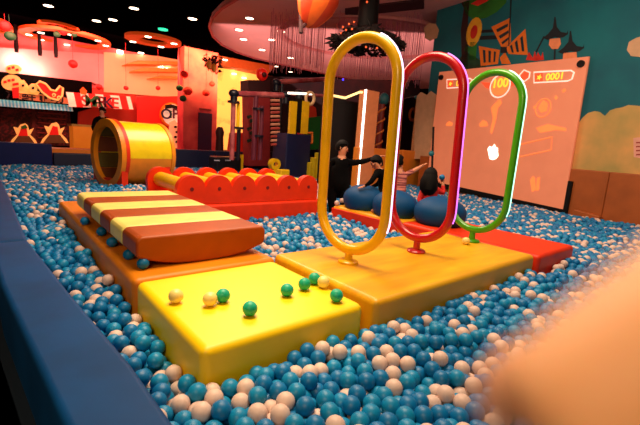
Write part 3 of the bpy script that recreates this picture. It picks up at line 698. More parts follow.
def ztop(p): return .352 + .014*np.sin(p[:, 0]*2.3+1)*np.cos(p[:, 1]*1.9) + .010*np.sin(p[:, 0]*5.1)*np.sin(p[:, 1]*4.3)
cand = rng.random((150000, 2))*np.array([13.0, 13.5])+np.array([0, -.5])
cand = cand[inside(cand)]
area_ = 13.0*13.5*len(cand)/150000
N = int(area_/(BD*BD*.866)*2.35); print('balls', N)
P3 = np.zeros((N, 3)); k = rng.integers(0, len(cand), N); P3[:, :2] = cand[k]+rng.normal(size=(N, 2))*.03; P3[:, 2] = ZB + rng.random(N)*.11
def fix(p):
    p[:, 0] = np.maximum(p[:, 0], left_x(p[:, 1])+BR); p[:, 1] = np.clip(p[:, 1], -.4, 13-BR)
    s = (p[:, 0]-9.42)*WN.x + (p[:, 1]-3.12)*WN.y - BR; s = np.minimum(s, 0); p[:, 0] -= s*WN.x; p[:, 1] -= s*WN.y
    for a, b, c, d in rects:
        a, b, c, d = a-BR, b+BR, c-BR, d+BR
        i = np.where((p[:, 0] > a) & (p[:, 0] < b) & (p[:, 1] > c) & (p[:, 1] < d))[0]
        if len(i):
            q = p[i]; dd = np.stack([q[:, 0]-a, b-q[:, 0], q[:, 1]-c, d-q[:, 1]], 1); m_ = dd.argmin(1)
            q[:, 0] = np.where(m_ == 0, a, np.where(m_ == 1, b, q[:, 0])); q[:, 1] = np.where(m_ == 2, c, np.where(m_ == 3, d, q[:, 1])); p[i] = q
    for a, b, r_ in circles:
        v = p[:, :2]-[a, b]; d = np.hypot(v[:, 0], v[:, 1])+1e-9; i = d < r_; p[i, :2] = [a, b]+v[i]*(r_/d[i])[:, None]
    p[:, 2] = np.clip(p[:, 2], ZB, ztop(p))
fix(P3)
cell = BD; K = 8
for it in range(70):
    ci = np.floor((P3[:, 0]+1)/cell).astype(int); cj = np.floor((P3[:, 1]+2)/cell).astype(int); nx, ny = ci.max()+3, cj.max()+3
    key = ci*ny+cj; o_ = np.argsort(key, kind='stable'); ks = key[o_]; first = np.r_[True, ks[1:] != ks[:-1]]; st = np.where(first)[0]; rank = np.arange(N)-np.repeat(st, np.diff(np.r_[st, N]))
    table = np.full((nx*ny, K), -1); sel = rank < K; table[ks[sel], rank[sel]] = o_[sel]
    disp = np.zeros_like(P3)
    for di in (-1, 0, 1):
        for dj in (-1, 0, 1):
            nb = table[np.clip((ci+di)*ny+cj+dj, 0, nx*ny-1)]
            for q in range(K):
                j = nb[:, q]; v = P3-P3[j]; d = np.sqrt((v*v).sum(1))
                mk = (j >= 0) & (j != np.arange(N)) & (d < BD)
                f = np.where(mk, (BD-d)/np.maximum(d, 1e-5)*.32, 0); disp += v*f[:, None]
    L_ = np.sqrt((disp**2).sum(1)); disp *= np.minimum(1, .02/np.maximum(L_, 1e-9))[:, None]
    P3 += disp + rng.normal(size=P3.shape)*(.001 if it < 50 else 0)
    P3[:, 2] -= .001
    fix(P3)
# which balls show largest in the view
cf = np.array(CF); cr = np.array(CR); cu = np.array(CU)
rel = P3-[0, 0, CZ]; dep = rel@cf; px_ = 320+F*(rel@cr)/dep; py_ = 212.5-F*(rel@cu)/dep; rp = F*BR/dep
vis = np.where((dep > .5) & (px_ > -10) & (px_ < 650) & (py_ > -10) & (py_ < 435))[0]
idb = np.full((425, 640), -1); zb = np.full((425, 640), 1e9)
yy, xx = np.mgrid[0:425, 0:640]
D_ = cf[None, None]+cr*((xx-319.5)/F)[..., None]-cu*((yy-212)/F)[..., None]
for a, b, c, d, e, f in ((.70, 1.745, 1.57, 2.60, PF, T), (.69, 1.80, 2.63, 5.96, PF, T), (1.835, 4.17, 1.555, 2.74, PF, T), (4.2, 5.15, 1.52, 4.66, PF, T), (-.2, .36, -1, 4, 0, .52)):
    lo = (np.array([a, c, e])-[0, 0, CZ])/D_; hi = (np.array([b, d, f])-[0, 0, CZ])/D_
    t0 = np.minimum(lo, hi).max(-1); t1 = np.maximum(lo, hi).min(-1); h_ = (t0 < t1) & (t1 > 0); zb = np.where(h_ & (t0 < zb), t0, zb)
for i in vis[np.argsort(dep[vis])][:9000]:
    r_ = rp[i]; xa, xb = int(max(0, px_[i]-r_)), int(min(639, px_[i]+r_))+1; ya, yb = int(max(0, py_[i]-r_)), int(min(424, py_[i]+r_))+1
    if xa >= xb or ya >= yb: continue
    sx = xx[ya:yb, xa:xb]; s_y = yy[ya:yb, xa:xb]; q2 = ((sx-px_[i])**2+(s_y-py_[i])**2)/r_**2
    zz = dep[i]-BR*np.sqrt(np.maximum(0, 1-q2)); mk = (q2 < 1) & (zz < zb[ya:yb, xa:xb]); zb[ya:yb, xa:xb][mk] = zz[mk]; idb[ya:yb, xa:xb][mk] = i
# the finger covers the lower right corner
cover = ((xx-540)*.0+(yy-(352-.567*(xx-489)))) > 0
idb[cover & (xx > 470)] = -1
cnt = np.bincount(idb[idb >= 0], minlength=N)
top = np.argsort(-cnt)[:287]; top = top[cnt[top] > 8]
kind = rng.random(N); white = kind < .23
shade = rng.random(N)
for i in top:
    x, y, z = P3[i]
    wv = bool(white[i])
    if y > 2.6: wh = 'in the channel between blue rim and orange mat, %s' % ('near end' if y < 3.4 else 'farther back')
    elif x < .72: wh = 'between blue rim and yellow mat, %s' % ('beside the mat corner' if y < 1.9 else 'beside the mat edge')
    elif x < 1.8:
        sx_ = 'left' if px_[i] < 270 else ('centre' if px_[i] < 360 else 'right')
        wh = ('just in front of the bright yellow mat, %s' % sx_) if y > 1.25 else ('near the bottom edge of the photo, %s' % sx_)
    elif y > 1.15: wh = 'along the front of the ochre mat, %s' % ('near its left corner' if x < 2.4 else 'farther right')
    else: wh = 'between ochre mat and blurred finger, %s' % ('lower' if py_[i] > 370 else 'upper')
    k = 'w' if wv else ('b' if shade[i] < .6 else 'l')
    nm = {'w': 'white', 'b': 'blue', 'l': 'light blue'}[k]
    play_ball(k, (x, y, z), '%s plastic ball %s' % (nm, wh), '%s pit balls %s' % (nm, wh))
rest = np.setdiff1d(np.arange(N), top)
def ico(sub):
    bm = new(); bmesh.ops.create_icosphere(bm, subdivisions=sub, radius=BR); v = np.array([q.co[:] for q in bm.verts]); f = np.array([[q.index for q in p.verts] for p in bm.faces]); bm.free(); return v, f
near = rest[(dep[rest] < 4.5)]; far = rest[dep[rest] >= 4.5]
VV, FF, MM = [], [], []; off = 0
for idx, sub in ((near, 3), (far, 2)):
    if sub == 3: v, f = ico(3)
    else: v, f = ico(2)
    allv = (P3[idx][:, None, :]+v[None]).reshape(-1, 3); allf = (f[None]+(np.arange(len(idx))*len(v))[:, None, None]).reshape(-1, 3)+off
    VV.append(allv); FF.append(allf); off += len(allv)
    mi = np.where(white[idx], 2, np.where(shade[idx] < .6, 0, 1)); MM.append(np.repeat(mi, len(f)))
VV = np.concatenate(VV); FF = np.concatenate(FF); MM = np.concatenate(MM)
me = bpy.data.meshes.new('pit_balls'); me.vertices.add(len(VV)); me.vertices.foreach_set('co', VV.astype(np.float32).ravel())
me.loops.add(FF.size); me.loops.foreach_set('vertex_index', FF.astype(np.int32).ravel()); me.polygons.add(len(FF))
me.polygons.foreach_set('loop_start', np.arange(0, FF.size, 3, dtype=np.int32)); me.polygons.foreach_set('material_index', MM.astype(np.int32))
me.polygons.foreach_set('use_smooth', np.ones(len(FF), bool)); me.update(calc_edges=True)
for mm in (BLUEA, BLUEB, WHITE): me.materials.append(mm)
o = bpy.data.objects.new('pit_balls', me); COL.objects.link(o)
tag(o, 'thousands of small blue and white plastic balls filling the rest of the pit', 'balls', kind='stuff')
# ================================================================ CEILING FITTINGS
ZC = 5.6
def disc_pts(px, py, z): return atZ(px, py, z)
for px, py, wh in ((48.5,6,'alone at the upper left'),(96.5,21,'left of the green sign lamp'),(134,8.5,'top one, above the large ring'),(113,20,'between its two neighbours'),(192.5,19,'nearest the pink canopy')):
    p = atZ(px, py, ZC-.02); t = thing('downlight', p, 'round recessed downlight in the black ceiling, %s' % wh, 'downlight')
    bm = new(); lathe(bm, [(.15, p.z), (.15, p.z+.015), (.02, p.z+.015)], (p.x, p.y, 0), 20); obj('lens', bm, LAMP, t)
    bm = new(); n = 20; ribbon(bm, circ(p, X, Yv, .19, n=n), circ(p, X, Yv, .155, n=n), (0, 0, .02)); obj('rim', bm, BLACK, t)
p = atZ(163, 30, ZC-.04); bm = new(); lathe(bm, [(.2, p.z), (.2, p.z+.04)], (p.x, p.y, 0), 8)
tag(obj('sign_lamp', bm, mat('lamp_green', (40, 220, 170), .5, emit=(40, 230, 170), strength=1.6)), 'small green glowing lamp on the black ceiling', 'lamp')
COVE = mat('cove_orange', (225, 90, 30), .6, emit=(245, 80, 15), strength=.3)
def ring_cove(name, x0p, x1p, yl, yr, ya, yb, z, thick, label, lamps, inner=.74, h=.12):
    a = atZ(x0p, yl, z); b = atZ(x1p, yr, z); c = (a+b)/2; u = (b-a)/2; ru = u.length; u.normalize()
    near_ = atZ((x0p+x1p)/2, ya, z); far_ = atZ((x0p+x1p)/2, yb, z); v = (near_-far_)/2; c = (near_+far_)/2; rv = v.length; v = Z.cross(u)
    t = thing(name, c, label, 'ceiling ring')
    bm = new(); ribbon(bm, circ(c, u, v, ru, rv, 48), circ(c, u, v, ru*inner, rv*inner, 48), (0, 0, h)); obj('ring', bm, COVE, t)
    for k, (lx, ly) in enumerate(lamps):
        q = atZ(lx, ly, z-.012); bm = new(); lathe(bm, [(.13, q.z), (.13, q.z+.01)], (q.x, q.y, 0), 14); obj('lamp', bm, LAMP, t)
    return t
ring_cove('ceiling_ring', 21, 113, 32.5, 46.5, 31, 47, 5.35, .1, 'large orange lit oval ring hanging under the black ceiling at the left', [(29,35),(41,33),(41,40),(67,45),(98,41),(106,46)], .76)
ring_cove('ceiling_ring', 125, 182, 37, 44, 36, 46.5, 5.35, .1, 'smaller orange lit oval ring left of the pink pillar', [(133,42),(148,37),(174,44),(161,47)], .5)
ring_cove('ceiling_ring', -25, 13, 26, 32, 18, 34, 5.35, .1, 'orange ring cut by the left edge of the photo', [], .6)
ring_cove('ceiling_ring', 40, 78, 26, 30, 24, 32, 5.5, .1, 'small red-orange upper ring above the large oval ring', [(59,28),(71,35)], .7)
# soffit of the pink canopy
CAN = mat('canopy_pink', (240, 178, 172), .75, var=.15, scale=.5)
zc = 5.42
edge = [(300,-30),(262,-14),(240,-3),(222,8),(212,18),(209.5,27),(213,36),(222,44.5),(237,52),(255,58),(275,62.5),(300,68),(330,74.5),(370,83),(400,89)]
pts = [atZ(a, b, zc) for a, b in edge]
back = [Vector((pts[-1].x+2, pts[-1].y-6, zc)), Vector((16, 5, zc)), Vector((9, 3.2, zc))]
bm = new(); prism(bm, pts+back, (0, 0, .35)); 
tag(obj('ceiling_canopy', bm, CAN), kind='structure')
bm = new(); tube(bm, [p+Z*.0 for p in pts], .06, 6); tag(obj('trim_canopy', bm, mat('trim_canopy', (200, 90, 90), .6)), kind='structure')
# inner raised oval and dark beams of the canopy
c = atZ(385, 40, zc-.16); bm = new(); ribbon(bm, circ(atZ(368, 42, zc-.1), (CR.x,CR.y,0), (CF.x,CF.y,0), 3.4, 3.0, 48), circ(atZ(368, 42, zc-.1), (CR.x,CR.y,0), (CF.x,CF.y,0), 3.2, 2.8, 48), (0, 0, .1))
tag(obj('canopy_moulding', bm, mat('moulding', (215, 140, 135), .7)), 'curved oval moulding under the pink canopy behind the strings', 'moulding')
bm = new(); a, b = atZ(345, 10, zc-.05), atZ(424, 0, zc-.05); a2, b2 = atZ(345, 17, zc-.05), atZ(424, 9, zc-.05); prism(bm, [a, b, b2, a2], (0, 0, .05))
tag(obj('canopy_slot', bm, mat('slot_dark', (60, 24, 34), .8)), 'long dark slot across the canopy right of the striped balloon', 'slot')
for i, (px, py, wh) in enumerate(((249.5,18.5,'largest, upper left'),(239,30,'left, second from the top'),(243.5,39.5,'left, third from the top'),(262,50,'fourth along the curved edge'),(272,40,'beside the string curtain'),
        (290.5,58,'behind the string curtain'),(290.5,72,'below another behind the strings'),(322.5,65,'left of the yellow hoop'),(353,70,'inside the top of the yellow hoop'),(382,76,'inside the yellow hoop at the right'),(276.5,66.5,'under the left end of the strings'),(281,31.5,'small, near the strings'))):
    p = atZ(px, py, zc-.03) if py < 64 else atZ(px, py, 6.37)
    k_ = max(.06, min(.14, .014*(p-O).length/1.6)); t = thing('downlight', p, 'round downlight in the pink canopy, %s' % wh, 'downlight')
    bm = new(); lathe(bm, [(k_, p.z), (k_, p.z+.02)], (p.x, p.y, 0), 16); obj('lens', bm, LAMP, t)
    bm = new(); ribbon(bm, circ(p, X, Yv, k_*1.25, n=16), circ(p, X, Yv, k_*1.02, n=16), (0, 0, .03)); obj('rim', bm, CAN, t)
# string curtains
STRG = mat('string_pink', (220, 130, 150), .5, var=.3)
def strings(x0p, x1p, ytop, ybot, dpt, n, label, jag=8):
    bm = new(); random.seed(x0p)
    for i in range(n):
        x = x0p+(x1p-x0p)*i/(n-1)+random.uniform(-.5, .5); d = dpt+random.uniform(-.8, .8)
        a = atD(x, ytop, d); b = atD(x, ybot+random.uniform(-jag, jag)*.7, d); tube(bm, [(a.x, a.y, zc), (a.x, a.y, b.z)], .006*d/10, 4, caps=False)
    tag(obj('string_curtain', bm, STRG), label, 'string curtain', kind='stuff')
strings(270, 325, 40, 68, 13, 62, 'curtain of hanging pink strings left of the yellow hoop')
strings(335, 400, 50, 76, 13, 60, 'curtain of hanging pink strings seen through the yellow hoop', 4)
strings(396, 424, 40, 84, 12.5, 26, 'curtain of hanging strings left of the teal mural')
# striped balloon
bc_ = atD(317, 2, 9); t = thing('hanging_balloon', bc_, 'orange and red striped hot air balloon decoration hanging from the canopy', 'balloon')
bm = new(); n = 16; prof = [(.05, .60), (.25, .54), (.42, .36), (.47, .12), (.43, -.12), (.33, -.32), (.2, -.5), (.05, -.58)]
axb = (CR*.35+Vector((0,0,1))).normalized(); ub = axb.orthogonal().normalized(); vb = axb.cross(ub); rings = []
for r_, h in prof: rings.append([bm.verts.new(bc_+axb*h+(ub*math.cos(2*math.pi*k/32)+vb*math.sin(2*math.pi*k/32))*r_) for k in range(32)])
for a, b in zip(rings, rings[1:]):
    for k in range(32): bm.faces.new((a[k], a[(k+1)%32], b[(k+1)%32], b[k])).material_index = (k//4) % 2
bm.faces.new(rings[0]); bm.faces.new(rings[-1])
obj('envelope', bm, [mat('balloon_orange', (250, 110, 30), .5, emit=(255, 90, 10), strength=.08), mat('balloon_red', (225, 66, 22), .5)], t, smooth=True)
bm = new(); tube(bm, [bc_+axb*.5, Vector((bc_.x+.2, bc_.y, zc))], .02, 5); obj('rope', bm, BLACK, t)
bm = new(); tube(bm, [atD(301, 4, 9), atD(301, 33, 9)], .05, 8); tube(bm, [atD(301, 5, 9), atD(312, 0, 9)], .05, 8); tube(bm, [atD(302, 27, 9), atD(308, 22, 9)], .04, 8); obj('hanger_frame', bm, mat('hanger', (70, 20, 24), .6), t, smooth=True)
# dark hanging tree-shaped chandelier
hc_ = atD(367, 30, 10); t = thing('chandelier', (hc_.x, hc_.y, hc_.z), 'dark leafy chandelier hanging above the yellow hoop', 'chandelier')
bm = new(); tube(bm, [(hc_.x, hc_.y, 5.42), (hc_.x, hc_.y, hc_.z-.1)], [.24, .26], 12); st = obj('stem', bm, BLACK, t, smooth=True)
DL = mat('leaf_dark', (22, 12, 12), .6); random.seed(5)
bm = new()
for i in range(620):
    a = random.uniform(0, 6.28); rr = .95*math.sqrt(random.random()); zz = hc_.z-.42+.75*(1-rr*.9)*random.random()
    c = Vector((hc_.x+rr*math.cos(a), hc_.y+rr*math.sin(a), zz)); u = Vector((random.gauss(0,1), random.gauss(0,1), random.gauss(0,.5))).normalized(); v = u.orthogonal().normalized()
    prism(bm, [c-u*.13, c+v*.07, c+u*.13, c-v*.07], v.cross(u)*.01)
tag(obj('foliage', bm, DL, t), kind='stuff')
for px, py in ((343,27),(346,30),(349,24),(354,22),(352,29),(341,33),(366,47),(367,2),(377,48)):
    p = atD(px, py, 9.4); bm = new(); ball(bm, p, .025, 2); obj('bulb', bm, mat('bulb_amber', (255, 110, 50), .5, emit=(255, 100, 50), strength=1.0), t)

# ================================================================ THE SHOP FRONT, FAR LEFT
YS = 24.0
def Q(px, py, dy=0): return atY(px, py, YS-dy)
def plate(name, poly, m, dy, parent=None, th=.08, label=None, cat=None):
    bm = new(); prism(bm, [Q(a, b, dy) for a, b in poly], (0, th, 0)); o = obj(name, bm, m, parent)
    if cat: tag(o, label, cat)
    return o
def oval(cx, cy, rx, ry, n=20): return [(cx+rx*math.cos(2*math.pi*k/n), cy+ry*math.sin(2*math.pi*k/n)) for k in range(n)]
CREAM = mat('sign_cream', (255, 225, 140), .6, emit=(255, 200, 90), strength=.35)
SRED = mat('sign_red', (215, 24, 16), .6, emit=(255, 20, 10), strength=.12)
DARK = mat('shop_dark', (7, 4, 5), .9, spec=.05)
sh = thing('seafood_shop', Q(36, 143), 'dark shop front with fish signs under a blue striped awning', 'shop')
o = plate('facade', [(-40,67),(92,82),(92,108),(78,112),(76,150),(-40,146)], DARK, .1, sh, .15)
plate('interior', [(-30,106),(70,112),(72,146),(-30,144)], mat('shop_inside', (90, 24, 24), .8, rgb2=(14, 6, 10), scale=9, emit=(110, 20, 20), strength=.05, ramp=(.45,.6)), .15, sh, .03)
bm = new()
n = 44
for i in range(n):
    a = -6+78*i/n; b = -6+78*(i+1)/n
    pts_ = [Q(a, 98.6+a*.084), Q(b, 98.6+b*.084), Q(b+1, 105.4+b*.072, .9), Q(a+1, 105.4+a*.072, .9)]
    prism(bm, pts_, (0, -.04, -.04), i % 2)
obj('awning', bm, [mat('awning_blue', (30, 190, 230), .6), mat('awning_pale', (150, 230, 240), .6)], sh)
plate('post', [(32,108),(35,108),(36,146),(32,146)], mat('post_brown', (80, 20, 14), .7), .3, sh)
for k in range(6): plate('display_rail', [(38,112+k*5),(66,114+k*5),(66,115+k*5),(38,113+k*5)], mat('rail_red', (130, 30, 20), .6), .25, sh, .04)
for cx, cy, s in ((23, 140, 1), (54, 139, 1)):
    E_ = lambda l: [(cx+(a-cx)*1.22, cy+4+(b-cy-4)*1.15) for a, b in l]
    f_ = plate('cutout_figure', E_([(cx-11,cy+4),(cx-9,cy),(cx-5,cy-4),(cx-8,cy-11),(cx-4,cy-10),(cx-2,cy-13),(cx+2,cy-14),(cx+4,cy-12),(cx+5,cy-8),(cx+9,cy-10),(cx+6,cy-4),(cx+10,cy),(cx+12,cy+4)]), CREAM, .6, sh, .05)
    plate('painted_figure', E_([(cx-9,cy+4),(cx-4,cy-3),(cx+5,cy-3),(cx+10,cy+4)]), mat('figure_olive', (90, 80, 40), .8), .66, f_, .03)
    plate('painted_body', E_([(cx-4,cy-3),(cx-1,cy-11),(cx+3,cy-10),(cx+4,cy-3)]), SRED, .66, f_, .03)
    if cx < 40: plate('painted_hat', E_([(cx-2,cy-11),(cx+2,cy-13),(cx+4,cy-10),(cx-1,cy-9)]), MGR, .70, f_, .03)
# signs above the awning
sg = thing('shop_sign', Q(30, 98), 'illuminated cream and red fish sign with Chinese lettering above the blue awning', 'sign')
plate('sign_board', [(18,92),(60,96),(70,99),(69,104),(19,99)], mat('sign_salmon', (245, 150, 100), .6, emit=(255, 120, 60), strength=.25), .5, sg)
plate('speech_bubble', oval(13.5, 69, 8.2, 4.8), CREAM, .6, sg); plate('speech_bubble', oval(11.5, 82.5, 10.2, 7.8), CREAM, .7, sg)
plate('fish_tail', [(12,88),(19,87),(19,98),(13,98)], SRED, .75, sg)
for ex, ey, r_ in ((23,85.5,3.6),(33,88,4.6)): 
    e_ = plate('fish_eye', oval(ex, ey, r_, r_), CREAM, .8, sg); plate('pupil', oval(ex, ey, 1.3, 1.3), BLACK, .9, e_, .05)
plate('cream_scroll', [(18,80),(24,80),(30,88),(40,92),(38,95),(18,93)], CREAM, .65, sg)
f_ = plate('fish_body', [(36,84),(40,81.5),(46,84),(51,90),(56,91),(60,86),(63,88),(62,96),(58,100),(50,98),(42,92)], SRED, .85, sg)
outl = [(36,84),(40,81.5),(46,84),(51,90),(56,91),(60,86),(63,88),(62,96),(58,100),(50,98),(42,92)]
bm = new(); tube(bm, [Q(a, b, .9) for a, b in outl], .05, 5, closed=True); obj('fish_outline', bm, CREAM, f_)
for ex, ey in ((54,95),(59,97.5)): e_ = plate('fish_eye', oval(ex, ey, 2, 2), CREAM, .95, sg, .04); plate('pupil', oval(ex, ey, .7, .7), BLACK, 1.0, e_, .03)
text('海鲜市场', .56, Q(36, 96.3, .62), Q(52, 97)-Q(20, 94), Z, mat('letter_dark', (30, 8, 8), .7), sg, 'sign_lettering', .05, spacing=1.0)
for k, (a, b) in enumerate(((9,68.5),(13,67.5),(17,70),(5,82),(9,80.5),(13,80),(14,84.5),(17,84))):
    plate('bubble_lettering', [(a-1.7,b-1.1),(a+1.5,b-1.5),(a+1.7,b+1),(a-1.3,b+1.4)], SRED, .8, sg, .02)
plate('pink_bulkhead', [(-40,42),(0,47.5),(104,54),(104,88),(92,82),(0,71.5),(-40,67)], mat('bulkhead_pink', (250, 170, 170), .7, var=.25, scale=.5), .0, None, .15, 'broad pink wall panel lit from below above the dark shop front', 'panel')
for px, py in ((16.5,49.5),(40,53),(56,55)):
    p = Q(px, py, 1.2); bm = new(); lathe(bm, [(.07, -.12), (.09, .1), (.03, 1.6)], p, 12); tag(obj('ceiling_speaker', bm, BLACK), 'small black spotlight hanging over the pink wall panel, %s' % {16.5: 'leftmost', 40: 'middle of three', 56: 'rightmost'}[px], 'spotlight')
point('sign_glow_left', tuple(Q(16, 61, .5)), 80, (1, .75, .6), .2); point('sign_glow_right', tuple(Q(38, 71, .5)), 60, (1, .55, .4), .2)
# market awning
mk = thing('market_banner', Q(100, 105), 'red and white striped market awning with coloured letters', 'banner')
xs = [66, 73.5, 80, 88, 95, 103, 110, 119, 126, 130]
cols = ['w', 'r', 'w', 'r', 'w', 'r', 'w', 'r', 'w']
bm = new()
for a, b, c_ in zip(xs, xs[1:], cols):
    prism(bm, [Q(a, 92+(a-66)*.07, .5), Q(b, 92+(b-66)*.07, .5), Q(b+3, 106+(b-66)*.045, 1.1), Q(a+3, 106+(a-66)*.045, 1.1)], (0, -.05, -.03), 0 if c_ == 'r' else 1)
obj('awning_cloth', bm, [SRED, mat('cloth_white', (255, 240, 215), .6, emit=(255, 200, 160), strength=.25)], mk)
for ch, px, py, cc in (('S', 84.5, 101.5, (200,50,30)), ('M', 91, 101.5, (20,120,60)), ('A', 97.6, 102, (20,110,60)), ('R', 102.4, 102.6, (120,20,30)), ('K', 108.4, 103, (60,20,60)), ('E', 115, 103.6, (210,40,20))):
    text(ch, .72, Q(px, py, 1.35), X, Z, mat('letter_%s' % ch, cc, .6), mk, 'letter', .06)
plate('crest', [(80,90),(83,87),(87,91),(86,95),(81,94)], MOR, .6, mk)
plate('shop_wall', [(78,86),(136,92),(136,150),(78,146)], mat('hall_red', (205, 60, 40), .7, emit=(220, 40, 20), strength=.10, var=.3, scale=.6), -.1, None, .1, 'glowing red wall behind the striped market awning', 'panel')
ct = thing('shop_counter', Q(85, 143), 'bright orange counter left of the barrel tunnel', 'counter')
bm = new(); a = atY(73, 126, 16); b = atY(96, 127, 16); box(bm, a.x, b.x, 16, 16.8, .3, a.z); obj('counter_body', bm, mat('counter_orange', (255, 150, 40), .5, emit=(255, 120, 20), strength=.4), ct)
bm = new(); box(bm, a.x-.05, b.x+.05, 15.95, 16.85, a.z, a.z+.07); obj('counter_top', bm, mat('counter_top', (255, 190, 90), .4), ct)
# cove room in the middle
plate('cove_wall', [(104,52),(183,58),(183,98),(104,92)], mat('cove_cream', (255, 205, 160), .7, emit=(255, 160, 90), strength=.2, var=.2, scale=.4), .0, None, .1, 'cream and amber lit upper wall left of the pink pillar', 'panel')  # some of the wall's amber light is put into its emission
cvm = mat('cove_shelf', (240, 130, 50), .6, emit=(255, 110, 30), strength=.25)  # yellow light on the shelves, put into colour and emission
for k, (a, b, y, h) in enumerate(((128, 183, 61, 3), (134, 183, 68, 3.5), (150, 183, 76, 2.5))):
    plate('curved_shelf', [(a,y+2),(a+10,y-.5),(b,y+.5),(b,y+h+.5),(a+12,y+h),(a,y+h)], cvm, 1.2-.3*k, None, 1.2-.3*k, '%s curved amber cove ledge left of the pink pillar' % ('top','middle','bottom')[k], 'cove')
for px, py, wh in ((141,53,'above the top curved ledge'),(174,53,'top right beside the pink pillar'),(161,67,'between two curved ledges'),(168,70.5,'lowest of the curved ledges'),(120,53,'left end of the amber room')):
    q = Q(px, py, .05); bm = new(); lathe(bm, [(.15, -.02), (.15, .12)], q, 14); tag(obj('spot_lamp', bm, LAMP), 'bright small lamp %s' % wh, 'lamp')
plate('red_hoarding', [(137,97),(183,96),(183,156),(137,154)], SRED, .6, None, .1, 'red hoarding carrying the round white letter sign', 'hoarding')
os_ = thing('round_sign', Q(170, 112), 'round white sign with letters O and P in a yellow frame', 'sign')
plate('sign_frame', oval(171, 114.5, 10.5, 12), mat('frame_orange', (250, 150, 20), .5), .8, os_, .2); plate('sign_disc', oval(172, 114.5, 9, 10.5), mat('disc_white', (255, 240, 225), .6, emit=(255, 210, 180), strength=.4), .9, os_)
plate('sign_band', [(165,105),(171,104),(180,107),(180,110),(172,108),(165,109)], BLACK, 1.0, os_, .03)
text('O', .75, Q(166.5, 114.5, 1.05), X, Z, mat('letter_navy', (20, 14, 60), .6), os_, 'letter', .05); text('i', .6, Q(171, 114.5, 1.05), X, Z, mat('letter_lime', (60, 150, 60), .6), os_, 'letter', .05); text('P', .75, Q(175.5, 114.3, 1.05), X, Z, mat('letter_plum', (90, 16, 50), .6), os_, 'letter', .05)
plate('cutout_dog', [(170,122),(175,120),(178,124),(181,123),(181,148),(172,148),(169,132)], mat('cutout_cream', (255, 215, 170), .6, emit=(255, 160, 110), strength=.3), 1.1, os_)
for k in range(4): plate('patch', oval(175.5+(k%2)*1.5, 127+k*5, 1.6, 1.3), BLACK, 1.2, os_, .02)
# pink pillar
pa = atY(183, 150, 20); pb = atY(216, 150, 20)
t = thing('pillar', ((pa.x+pb.x)/2, 20, .3), 'broad pink pillar with red and green paper balls', 'pillar')
bm = new(); box(bm, pa.x, pb.x, 20, 20.8, .3, 5.6); obj('shaft', bm, mat('pillar_pink', (250, 110, 110), .7, rgb2=(190, 50, 70), scale=.7), t)
bm = new(); box(bm, atY(199, 120, 19.9).x, atY(212, 120, 19.9).x, 19.9, 20.0, .5, atY(205, 113, 19.9).z); obj('navy_door_panel', bm, mat('panel_navy', (50, 20, 70), .5), t)
bm = new(); box(bm, atY(200, 102, 19.9).x, atY(212, 102, 19.9).x, 19.95, 20.0, atY(205, 110, 19.9).z, atY(205, 108.5, 19.9).z); obj('small_lettering', bm, mat('pillar_letters', (120, 20, 30), .6), t)
PR = mat('paper_red', (230, 30, 24), .6, emit=(255, 20, 10), strength=.08); PG = mat('paper_green', (6, 90, 50), .6)
for px, py, r_, m_, wh in ((184,74.5,.2,PR,'upper left on the pillar'),(188,91,.22,PR,'low left on the pillar'),(179.5,88,.16,PG,'left of the pillar edge'),(183,98.5,.17,PG,'lowest green at the pillar edge'),(206,93,.18,PR,'right side of the pillar'),(212,84,.14,PR,'at the right edge of the pillar'),
        (73,64,.2,PR,'in front of the pink wall panel'),(10,36,.2,PG,'below the left cut ring'),(5,26,.22,PR,'on the left cut ring'),(57,34,.13,PG,'inside the large ring, left'),(74,34,.13,PG,'inside the large ring, right'),(63,31,.18,PR,'inside the large ring, red'),
        (126,88,.12,PR,'left on the amber wall'),(158,88,.12,PR,'right on the amber wall'),(99,87,.15,PR,'beside the market awning')):
    p = atY(px, py, 19.7 if 175 < px < 215 else (22 if py > 50 else 21)); bm = new(); ball(bm, p, r_, 3, (1, 1, .9))
    tube(bm, [p+Z*r_*.8, Vector((p.x, p.y, 5.6))], .008, 4)
    tag(obj('paper_ball', bm, m_, smooth=True), '%s hanging paper ball %s' % ('red' if m_ is PR else 'green', wh), 'paper ball')
# foliage ball near pillar top
random.seed(9); t = thing('hanging_plant', atY(212, 62, 19), 'dark hanging plant with pale yellow shells at the top right of the pillar', 'plant')
bm = new(); c_ = atY(213, 63, 19)
for i in range(110):
    d = Vector((random.gauss(0,1), random.gauss(0,1), random.gauss(0,1))).normalized(); c = c_+d*random.uniform(.1, .5); u = Vector((random.gauss(0,1), random.gauss(0,1), random.gauss(0,1))).normalized(); v = u.orthogonal().normalized(); prism(bm, [c-u*.14, c+v*.07, c+u*.14, c-v*.07], v.cross(u)*.01)
tag(obj('leaves', bm, mat('leaf_plum', (60, 30, 40), .7), t), kind='stuff')
for a, b in ((209,65),(214,68)): bm = new(); ball(bm, atY(a, b, 18.4), .18, 2, (.7, .7, 1.2)); obj('shell', bm, mat('shell_yellow', (220, 160, 50), .5), t, smooth=True)
